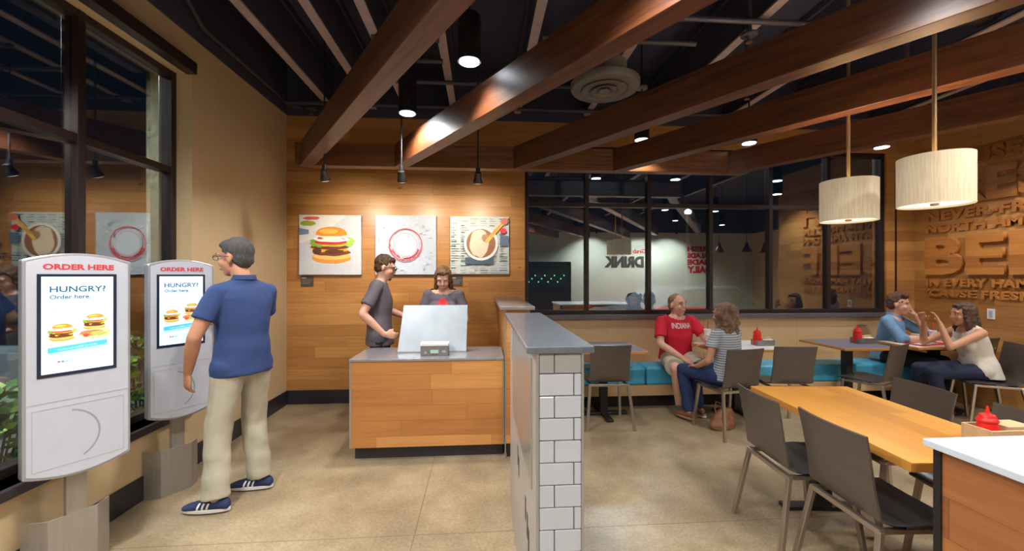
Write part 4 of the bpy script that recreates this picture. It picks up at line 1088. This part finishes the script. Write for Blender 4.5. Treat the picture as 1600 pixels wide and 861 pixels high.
        if shirt.get('print'):
            bv = BVHTree.FromPolygons([v.co for v in o.data.vertices], [p.vertices for p in o.data.polygons])
            for kind, a1, a2, a3, a4, cm in shirt['print']:
                pm = MB()
                base = che + dep * .4
                F = frame(base, -side, up)    # viewer's right is the person's left
                if kind == 'text': pm.text(a1, .1, F @ Matrix.Translation((a2 - a4 / 2, a3, 0)), 0, .002, width=a4, height=a4 * .26)
                else:
                    for i in range(6): ringpoly(pm, a2, a3, a4 * i / 6, a4 * (i + 1) / 6, 0, F, 24)
                bmesh.ops.triangulate(pm.bm, faces=pm.bm.faces)
                for _ in range(2):
                    es = [e for e in pm.bm.edges if e.calc_length() > .012]
                    if es: bmesh.ops.subdivide_edges(pm.bm, edges=es, cuts=1)
                for v in pm.bm.verts:
                    h = bv.ray_cast(v.co, -dep)
                    if h[0] is not None: v.co = h[0] + dep * .003
                pm.build('shirt_print', cm, root, fixn=False)
    # ---- trousers
    if trousers:
        m = MB(); e = .014
        hv = heavy
        m.loft([(pel + up * .075 * s, hside, (.158 * hv) * s + .003, .112 * hv * s + .003, hdep), (pel, hside, .166 * hv * s + .004, .116 * hv * s + .004, hdep), (pel - V(0, 0, .05), hside, .16 * hv * s + .006, .115 * hv * s + .006, hdep)], 20)
        ln = trousers.get('length', 1.0)
        for a in ('L', 'R'):
            Hp, K, A = J['hp' + a], J['kn' + a], J['an' + a]
            if ln < .6:
                Q = Hp.lerp(K, ln * 2 * .92); d = (K - Hp).normalized(); aa = d.orthogonal().normalized(); cc = d.cross(aa)
                m.ell(Hp, (.098 * s * hv,) * 3); m.loft([(Hp, aa, .098 * s * hv, .098 * s * hv, cc), (Q, aa, .096 * s * hv, .090 * s * hv, cc)], 16)
            else:
                Q = K.lerp(A, trousers.get('cuff', .98)); c0 = max(.010, trousers.get('wide', .016))
                d = (A - K).normalized(); aa = d.orthogonal().normalized(); cc = d.cross(aa)
                limb(m, [(Hp, (.085 * hv + e) * s), (Hp.lerp(K, .5), (.07 * hv + e) * s), (K, (.056 + c0) * s)])
                m.loft([(K, aa, (.056 + c0) * s, (.056 + c0) * s, cc), (K.lerp(Q, .4), aa, (.053 + c0) * s, (.055 + c0) * s, cc), (Q, aa, (.044 + c0 * 1.4) * s, (.050 + c0 * 1.4) * s, cc)], 16)
        remesh(m, trousers.get('name', 'trousers'), trousers['mat'], root, .010, 3, disp=trousers.get('fold', .005), ds=.09)
    # ---- shoes
    if shoes:
        for a in ('L', 'R'):
            A = J['an' + a]; fy = math.radians(J.get('foot' + a, 0)); fd = Vector((-math.sin(fy), math.cos(fy), 0)); sd = Vector((fd.y, -fd.x, 0)); fz = J.get('fz' + a, A.z - .075) - .0
            hb = Vector((A.x, A.y, 0)); Z_ = fz
            def S_(t, wd, z0, z1): return (hb + fd * t * s + V(0, 0, (z0 + z1) / 2), sd, wd * s, (z1 - z0) / 2, V(0, 0, 1))
            m = MB(); m.loft([S_(-.085, .022, Z_ + .012, Z_ + .055), S_(-.07, .034, Z_ + .008, Z_ + .078), S_(-.01, .040, Z_ + .008, Z_ + .088), S_(.06, .042, Z_ + .008, Z_ + .078), S_(.12, .046, Z_ + .008, Z_ + .06), S_(.17, .040, Z_ + .008, Z_ + .046), S_(.2, .022, Z_ + .01, Z_ + .034)], 18)
            up_ = remesh(m, shoes.get('name', 'shoe'), shoes['mat'], root, .007, 2)
            n = 20; pol = []
            for k in range(n):
                q = 2 * PI * k / n; tt = .058 + .150 * math.cos(q); wd = (.043 + .005 * math.cos(q)) * math.sin(q)
                p = hb + fd * tt * s + sd * wd * s; pol.append((p.x, p.y))
            MB().prism(pol, Z_ + .0, Z_ + .022).build('shoe_sole', shoes['sole'], up_, bevel=.004)
            if shoes.get('stripes'):
                bv = BVHTree.FromPolygons([v.co for v in up_.data.vertices], [p.vertices for p in up_.data.polygons])
                for q in (-1, 1):
                    m = MB()
                    for k in range(3):
                        t0 = .015 + k * .028
                        col = []
                        for z in (.024, .034, .044, .054, .064):
                            rr = []
                            for dt in (0, .012):
                                o_ = hb + fd * (t0 + dt + (.064 - z) * .35) * s + sd * q * .2 + V(0, 0, Z_ + z); h = bv.ray_cast(o_, -sd * q)
                                rr.append(h[0] + sd * q * .0015 if h[0] is not None else None)
                            col.append(rr)
                        for r0, r1 in zip(col, col[1:]):
                            if None in r0 + r1: continue
                            m.poly([r0[0], r0[1], r1[1], r1[0]])
                    m.build('shoe_stripes', PAPER, up_, fixn=False)
    return root

def stand(hx=0, **k):
    """upright pose for a 1.0 scale figure about 1.76 m tall"""
    J = dict(pelvis=(0, 0, .96), chest=(0, .0, 1.27), neck=(0, -.01, 1.50), head=(0, .02, 1.635), shL=(-.172, -.01, 1.405), shR=(.172, -.01, 1.405),
             hpL=(-.09, 0, .90), hpR=(.09, 0, .90), knL=(-.11, .03, .50), knR=(.11, .03, .50), anL=(-.13, -.02, .085), anR=(.13, -.02, .085),
             elL=(-.27, -.04, 1.13), elR=(.27, -.04, 1.13), wrL=(-.28, .04, .88), wrR=(.28, .04, .88))
    J.update(k); return J
NAVY = mat('blue_polo_cloth', (44, 66, 116), .8, var=.06, bump=.8, bscale=9)
KHAKI = mat('khaki_cloth', (176, 170, 152), .8, var=.06, bump=.8, bscale=10)
GREYT = mat('charcoal_tee_cloth', (96, 90, 98), .85, var=.06, bump=.8, bscale=12)
REDT = mat('crimson_tee_cloth', (208, 20, 52), .8, var=.05, bump=.8, bscale=10)
BLKP = mat('black_trouser_cloth', (26, 26, 32), .85, var=.1, bump=.8, bscale=10)
JEAN = mat('dark_blue_denim', (34, 50, 92), .85, var=.15, bump=.8, bscale=12)
JEAN2 = mat('navy_denim', (28, 36, 62), .85, var=.15, bump=.8, bscale=12)
KHS = mat('stone_shorts_cloth', (186, 176, 158), .8, var=.06, bump=.8, bscale=10)
WSOLE = mat('white_rubber', (206, 204, 200), .6)
NAVSH = mat('navy_suede', (36, 48, 88), .8)
RPRINT = mat('red_shirt_print', (206, 40, 52), .6)
WPRINT = mat('white_shirt_print', (226, 220, 222), .6)

# man at the kiosk
person('man in blue polo and khaki trousers standing at the kiosk, back turned', (-1.61, 2.94, 0), R_(62),
       stand(anL=(-.16, .02, .085), anR=(.15, .04, .085), knL=(-.13, .05, .49), knR=(.12, .06, .50), footL=28, footR=30,
             elL=(-.285, .02, 1.14), wrL=(-.245, .16, .905), hdL=(.1, .25, -.9), pnL=(1, 0, .1), elR=(.235, .12, 1.17), wrR=(.03, .315, 1.205), hdR=(-.35, .9, .08), pnR=(-.4, -.2, -.9), pointR=True, curlR=.8, tsR=-1,
             head=(-.02, .045, 1.64), hyaw=22, hpitch=-8), SKIN1, s=1.0, hair='short', hairc=(74, 70, 72), shirt=dict(mat=NAVY, sleeve=.62, collar=True, lo=-.09, name='polo_shirt', belly=1.12), trousers=dict(mat=KHAKI, wide=.022, fold=.008),
       shoes=dict(mat=NAVSH, sole=WSOLE, stripes=True, name='shoe'), glasses=True, curl=.5, heavy=1.02, bv_=.008)
# man behind the counter
person('young man with glasses and goatee in charcoal tee behind the service counter', (-1.02, 4.28, 0), R_(-82),
       stand(head=(.0, .055, 1.60), neck=(0, .01, 1.48), hyaw=0, hpitch=-18, elR=(.27, -.13, 1.16), wrR=(.22, .06, .955), hdR=(-.3, .9, -.2), pnR=(-1, -.3, 0), elL=(-.26, .06, 1.15), wrL=(-.18, .26, 1.08), hdL=(.2, .9, -.1), pnL=(1, 0, -.2)),
       SKIN2, s=.97, hair='short', hairc=(84, 56, 36), shirt=dict(mat=GREYT, sleeve=.7, lo=-.13, name='tee_shirt', **{'print': [('dot', '', .03, .03, .05, RPRINT)]}), trousers=dict(mat=BLKP), shoes=dict(mat=BLACK, sole=BLACK), glasses=True, facial=True)
# woman behind the counter
person('young woman with long brown hair looking down behind the metal panel on the counter', (-0.39, 4.36, 0), R_(180),
       stand(pelvis=(0, 0, .90), chest=(0, .0, 1.19), neck=(0, .0, 1.385), head=(0, .045, 1.485), hpitch=-26, shL=(-.16, 0, 1.32), shR=(.16, 0, 1.32), hpL=(-.085, 0, .85), hpR=(.085, 0, .85),
             elL=(-.235, .02, 1.06), elR=(.235, .02, 1.06), wrL=(-.12, .20, 1.0), wrR=(.12, .20, 1.0), hdL=(.2, .9, 0), hdR=(-.2, .9, 0), pnL=(0, 0, -1), pnR=(0, 0, -1)), SKIN2, s=.95, female=True, hair='long', closed=True, hairc=(116, 84, 56),
       shirt=dict(mat=GREYT, sleeve=.6, lo=-.08, name='tee_shirt', **{'print': [('dot', '', 0, .05, .05, RPRINT)]}), trousers=dict(mat=BLKP), shoes=dict(mat=BLACK, sole=BLACK))
# seated man in red on the bench
person('man in crimson tee and stone shorts sitting on the turquoise bench', (2.30, 4.76, 0), R_(188),
       dict(pelvis=(0, -.02, .56), chest=(0, .0, .84), neck=(0, -.02, 1.065), head=(.0, .02, 1.175), hyaw=14, hpitch=2, shL=(-.20, 0, .985), shR=(.20, 0, .985), hpL=(-.10, .04, .54), hpR=(.11, .04, .54),
            knR=(.29, .42, .525), anR=(.15, .27, .085), knL=(-.0, .47, .51), anL=(.02, .32, .085), footR=-25, footL=5,
            elR=(.29, .13, .74), wrR=(.17, .34, .63), hdR=(-.5, .6, -.35), pnR=(-.3, -.2, -.9), elL=(-.28, .16, .78), wrL=(-.20, .34, .80), hdL=(.3, .9, 0), pnL=(0, 0, -1)), SKIN2, s=1.0, heavy=1.12, hair='buzz', hairc=(150, 112, 86),
       shirt=dict(mat=REDT, sleeve=.72, lo=-.03, belly=1.2, name='tee_shirt', **{'print': [('text', 'INDIANA', 0, .075, .24, WPRINT)]}), trousers=dict(mat=KHS, length=.48, name='shorts'), shoes=dict(mat=mat('grey_trainer', (96, 96, 100), .7), sole=WSOLE, name='trainer'), curl=.6)
# seated woman in stripes
def stripes():
    m, nt, p = nodes_of('striped_jersey'); N = nt.nodes.new
    tc = N('ShaderNodeTexCoord'); sp = N('ShaderNodeSeparateXYZ'); L(nt, tc.outputs['Object'], sp.inputs[0])
    a = N('ShaderNodeMath'); a.operation = 'MULTIPLY'; a.inputs[1].default_value = 44; L(nt, sp.outputs['Z'], a.inputs[0])
    f = N('ShaderNodeMath'); f.operation = 'FRACT'; L(nt, a.outputs[0], f.inputs[0]); g = N('ShaderNodeMath'); g.operation = 'GREATER_THAN'; g.inputs[1].default_value = .62; L(nt, f.outputs[0], g.inputs[0])
    mx = N('ShaderNodeMix'); mx.data_type = 'RGBA'; L(nt, g.outputs[0], mx.inputs[0]); mx.inputs[6].default_value = lin((184, 188, 196)); mx.inputs[7].default_value = lin((112, 118, 132)); L(nt, mx.outputs[2], p.inputs['Base Color'])
    p.inputs['Roughness'].default_value = .85
    return m
person('woman in grey striped shirt sitting back turned, facing the man in red', (2.40, 3.92, 0), R_(24),
       dict(pelvis=(0, -.04, .555), chest=(0, .0, .82), neck=(0, .0, 1.01), head=(.0, .035, 1.125), hyaw=0, shL=(-.16, 0, .945), shR=(.16, 0, .945), hpL=(-.09, .0, .535), hpR=(.09, .0, .535),
            knL=(-.12, .42, .53), knR=(.09, .42, .52), anL=(-.10, .34, .10), anR=(.10, .40, .10), elL=(-.24, .02, .70), wrL=(-.17, .20, .61), hdL=(.3, .9, -.1), pnL=(0, 0, -1), elR=(.23, .14, .77), wrR=(.16, .36, .775), hdR=(-.2, .9, 0), pnR=(0, 0, -1)),
       SKIN1, s=.95, female=True, hair='wavy', hairc=(126, 98, 78), shirt=dict(mat=stripes(), sleeve=.5, lo=-.05, name='striped_shirt'), trousers=dict(mat=JEAN, name='jeans', wide=.004), shoes=dict(mat=mat('brown_sandal', (120, 78, 54), .6), sole=mat('tan_sole', (160, 110, 80), .7), name='sandal'))
# seated man in denim
person('man in light denim shirt on the bench, cheek resting on his hand', (4.97, 4.75, 0), R_(207),
       dict(pelvis=(0, -.02, .565), chest=(.0, .04, .84), neck=(0, .06, 1.05), head=(.0, .105, 1.175), hyaw=8, hpitch=-4, shL=(-.19, .05, .975), shR=(.19, .05, .975), hpL=(-.10, .04, .54), hpR=(.11, .04, .54),
            knR=(.16, .44, .53), anR=(.17, .42, .085), knL=(-.12, .46, .53), anL=(-.10, .50, .085),
            elR=(.25, .20, .79), wrR=(.10, .40, .80), hdR=(-.6, .7, 0), pnR=(0, 0, -1), elL=(-.26, .30, .80), wrL=(-.13, .22, 1.04), hdL=(.25, -.25, .6), pnL=(.3, -.8, 0)), SKIN2, s=1.0, hair='short2', hairc=(96, 62, 44),
       shirt=dict(mat=mat('light_denim', (112, 150, 186), .85, var=.12, bump=.3, bscale=12), sleeve=1.25, lo=-.06, collar=True, name='denim_shirt'), trousers=dict(mat=BLKP), shoes=dict(mat=mat('brown_loafer', (96, 60, 44), .6), sole=BLACK))
# seated woman in white
person('woman in sleeveless white top and navy jeans sitting in profile, gesturing over the table', (5.10, 3.95, 0), R_(72),
       dict(pelvis=(0, -.05, .555), chest=(0, .02, .83), neck=(0, .06, 1.01), head=(.0, .10, 1.11), hyaw=4, hpitch=-2, shL=(-.165, .05, .94), shR=(.165, .05, .94), hpL=(-.09, .0, .535), hpR=(.09, .0, .535),
            knL=(-.11, .42, .52), knR=(.09, .43, .52), anL=(-.06, .30, .10), anR=(.12, .40, .10), elL=(-.19, .33, .79), wrL=(-.11, .36, 1.02), hdL=(.25, .1, .6), pnL=(.4, .5, 0), elR=(.18, .33, .79), wrR=(.09, .38, 1.02), hdR=(-.2, .3, .7), pnR=(-.5, .3, 0), curlL=.4),
       SKIN1, s=.96, female=True, tank=True, hair='long', hairc=(84, 60, 48), shirt=dict(mat=mat('cream_jersey', (214, 206, 196), .85, var=.04, bump=.3, bscale=9), sleeve=0, lo=-.08, belly=1.1, name='tank_top'), trousers=dict(mat=JEAN2, name='jeans', wide=.0, cuff=.9), shoes=dict(mat=mat('pink_strap', (170, 120, 104), .6), sole=mat('tan_sole', (160, 110, 80), .7), name='sandal'))
# handbag on the floor by the striped-shirt woman's chair
t = thing('handbag', 'slouchy tan-brown handbag on the floor beside the striped-shirt woman\'s chair', 'bag', (2.40, 3.98, 0), rz=.4)
TAN = mat('tan_leather', (132, 84, 56), .6, var=.2, bump=.5, bscale=20)
m = MB().loft([(V(0, 0, .004), V(1, 0, 0), .15, .075, V(0, 1, 0)), (V(0, 0, .05), V(1, 0, 0), .165, .085, V(0, 1, 0)), (V(.01, 0, .13), V(1, 0, 0), .14, .06, V(0, 1, 0)), (V(.03, 0, .19), V(1, 0, 0), .09, .03, V(0, 1, 0))], 20)
remesh(m, 'bag_body', TAN, t, .008, 3, disp=.012, ds=.06)
MB().tube([(-.09, 0, .13), (-.08, .03, .2), (-.02, .06, .25), (.05, .04, .22), (.09, 0, .15)], .007, 8).build('strap', TAN, t, smooth=True)

# ------------------------------------------------------------------ REAR OF THE ROOM (behind the camera, seen in the window glass)
t = thing('wall_sign', 'red and dark drink lettering on the white rear wall, mirrored in the window glass', 'sign', (4.6, YR, 1.9))
MB().text('DRINK', .3, frame((.8, .006, -.12), (-1, 0, 0), (0, 0, 1)), .004, .02, width=1.35, height=.38).build('text_line', mat('charcoal_letters', (70, 64, 60), .6), t)
MB().text('Grab a', .2, frame((.88, .006, .36), (-1, 0, 0), (0, 0, 1)), .004, .006, width=.62, height=.14).build('text_line', mat('sign_red', (190, 40, 44), .6), t)
t = thing('wall_sign', 'red stacked lettering on the white rear wall, mirrored in the window glass', 'sign', (7.3, YR, 1.7))
for k, (tx, z) in enumerate((('FRESH', .62), ('SALADS', .40), ('MADE', .18), ('DAILY', -.10))):
    MB().text(tx, .2, frame((.45, .006, z), (-1, 0, 0), (0, 0, 1)), .004, .012, width=.85, height=.18 if k < 3 else .24).build('text_line', MATS['sign_red'], t)
for x in (3.6, 5.3, 6.2):
    t = thing('track_light', 'small dark track spotlight aimed at the white rear wall', 'spotlight', (x, YR + .7, 2.9), group='rear wall track lights')
    MB().tube([(0, 0, 0), (0, 0, 1.1)], .008, 8).lathe([(.03, -.06), (.035, 0), (.02, .03)], n=12).build('lamp_head', BLACK, t)
    lamp('SPOT', 'track_light_beam', (x, YR + .75, 2.8), 150, (.95, 1, .93), rot=(R_(-30), 0, 0), spot_size=R_(120), spot_blend=.8, shadow_soft_size=.05)
for x, y in ((6.0, .2), (6.6, .4), (7.2, .2)):
    t = thing('red_pendant', 'small dark red bell pendant lamp over the rear counter', 'pendant lamp', (x, y, 2.1), group='red bell pendants')
    MB().lathe([(.12, 0), (.11, .05), (.05, .16), (.03, .24), (.012, .26)], n=20).build('bell_shade', mat('oxblood_enamel', (90, 22, 26), .3), t, smooth=True)
    MB().tube([(0, 0, .25), (0, 0, 1.9)], .006, 6).build('cord', BLACK, t)
    MB().ell((0, 0, .03), (.05, .05, .03)).build('bulb', em('warm_bulb', (255, 226, 180), 4), t)
t = thing('rear_bench', 'long red-padded bench along the rear wall, mirrored in the window glass', 'bench', (4.0, YR + .5, 0))
MB().box(-.6, 3.2, 0, .6, 0, .42).build('body', CREAM, t)
MB().box(-.6, 3.2, -.03, .63, .42, .5).build('seat_pad', REDPL, t)
t = thing('drinks_cabinet', 'tall dark drinks cabinet against the rear wall, mirrored in the window glass', 'cabinet', (2.1, YR + .1, 0))
MB().box(-.8, .7, 0, .6, 0, 1.95).build('cabinet_body', BLACK, t, bevel=.01)
MB().box(-.7, .6, .6, .62, 1.1, 1.8).build('cabinet_door', mat('smoked_panel', (40, 46, 52), .1), t)
m = MB()
for i in range(12): m.box(-.65 + .1 * i, -.62 + .1 * i, .62, .625, 1.3 + .1 * (i % 3), 1.34 + .1 * (i % 3))
m.build('indicator_lights', em('green_indicator', (90, 230, 140), 3), t)
# ------------------------------------------------------------------ OUTSIDE
ASPH = mat('outside_paving', (120, 118, 112), .8, var=.15, scale=5)
struct('ground_outside', MB().box(-16, XL - .24, -8, 20, -.3, -.12).box(XL - .24, 22, YB + .3, 20, -.3, -.12), ASPH)
LEAFS = [mat('leaf_green', (70, 120, 40), .6, var=.3, scale=8), mat('leaf_light', (130, 160, 60), .6, var=.3, scale=8), mat('leaf_dark', (34, 66, 30), .6, var=.3, scale=8)]
def shrub(x, y, r, h, label, k):
    t = thing('shrub', label, 'shrub', (x, y, -.12), group='shrubs outside the left window')
    rnd = random.Random(k); m = MB()
    for i in range(520):
        a = rnd.uniform(0, 2 * PI); z = rnd.uniform(.05, h); rr = r * math.sqrt(rnd.random()) * (1 - .35 * z / h)
        c = V(rr * math.cos(a), rr * math.sin(a), z); ln = rnd.uniform(.05, .11); wd = ln * .3
        d = V(math.cos(a) + rnd.uniform(-.6, .6), math.sin(a) + rnd.uniform(-.6, .6), rnd.uniform(-.2, 1)).normalized(); sd = d.orthogonal().normalized()
        sd = Matrix.Rotation(rnd.uniform(0, 6), 3, d) @ sd
        m.use(LEAFS[rnd.choice((0, 0, 1, 2))]); m.poly([c - d * ln * .5, c + sd * wd - d * .0, c + d * ln * .5, c - sd * wd])
    m.build('foliage', None, t, fixn=False)
    m = MB()
    for i in range(7):
        a = rnd.uniform(0, 6.28); m.tube([(0, 0, 0), (r * .4 * math.cos(a), r * .4 * math.sin(a), h * .8)], [.012, .004], 6)
    m.build('stems', mat('twig', (80, 62, 46), .8), t)
for k, (x, y, r, h, lb) in enumerate(((-3.0, 2.75, .38, .95, 'leafy shrub outside the left window behind the nearest kiosk'), (-2.98, 3.45, .36, 1.05, 'bushy green shrub outside seen between the two kiosks'), (-3.15, 4.1, .4, 1.15, 'leafy green shrub outside by the stone column'), (-3.2, 2.05, .4, .9, 'leafy shrub outside at the left edge of the left window'))):
    shrub(x, y, r, h, lb, k)
# stone column outside by the left window
struct('trim_5', MB().box(XL - 1.15, XL - .75, 4.55, 4.95, -.12, 3.6), mat('mottled_stone', (84, 78, 60), .9, var=.5, scale=30))
# parked car outside the back window
def car(x, y, rz, label, col):
    t = thing('parked_car', label, 'car', (x, y, -.12), rz)
    body = [(-2.2, .3), (-2.25, .62), (-2.0, .85), (-1.2, .95), (-.6, 1.38), (.7, 1.42), (1.45, .98), (2.1, .88), (2.25, .6), (2.2, .3)]
    M = frame((0, .85, 0), (1, 0, 0), (0, 0, 1))
    MB().prism(body, 0, 1.7, M).build('car_body', mat('car_paint_%d' % col[0], col, .25, metal=.3, coat=.6), t, bevel=.08, seg=3, smooth=True)
    MB().prism([(-1.05, .98), (-.55, 1.32), (.62, 1.35), (1.2, 1.0)], -.012, 1.712, M).build('car_windows', mat('car_glass', (22, 26, 32), .05), t)
    for wx in (-1.4, 1.4):
        for wy in (-.86, .72):
            m = MB().lathe([(.32, 0), (.33, .02), (.33, .18), (.32, .2)], n=24)
            for v in m.bm.verts: v.co = Matrix.Translation((wx, wy, .33)) @ Matrix.Rotation(-PI / 2, 4, 'X') @ v.co
            m.build('wheel', BLACK, t)
    return t
car(4.6, 9.2, .15, 'pale parked car outside beyond the back window', (150, 158, 166))
car(-5.8, 2.9, 1.45, 'silver parked car outside beyond the left window', (140, 146, 152))
# lamp added outside for a bright star in the back window
t = thing('street_lamp', 'bright car-park lamp outside beyond the back window', 'street lamp', (5.9, 11.5, -.12))
MB().tube([(0, 0, 0), (0, 0, 3.4)], .06, 12).build('pole', BLACK, t)
MB().ell((0, 0, 3.46), (.09, .09, .07)).build('lamp_globe', em('lamp_white', (225, 240, 255), 60), t, smooth=True)

bpy.data.scenes.remove(WORK)
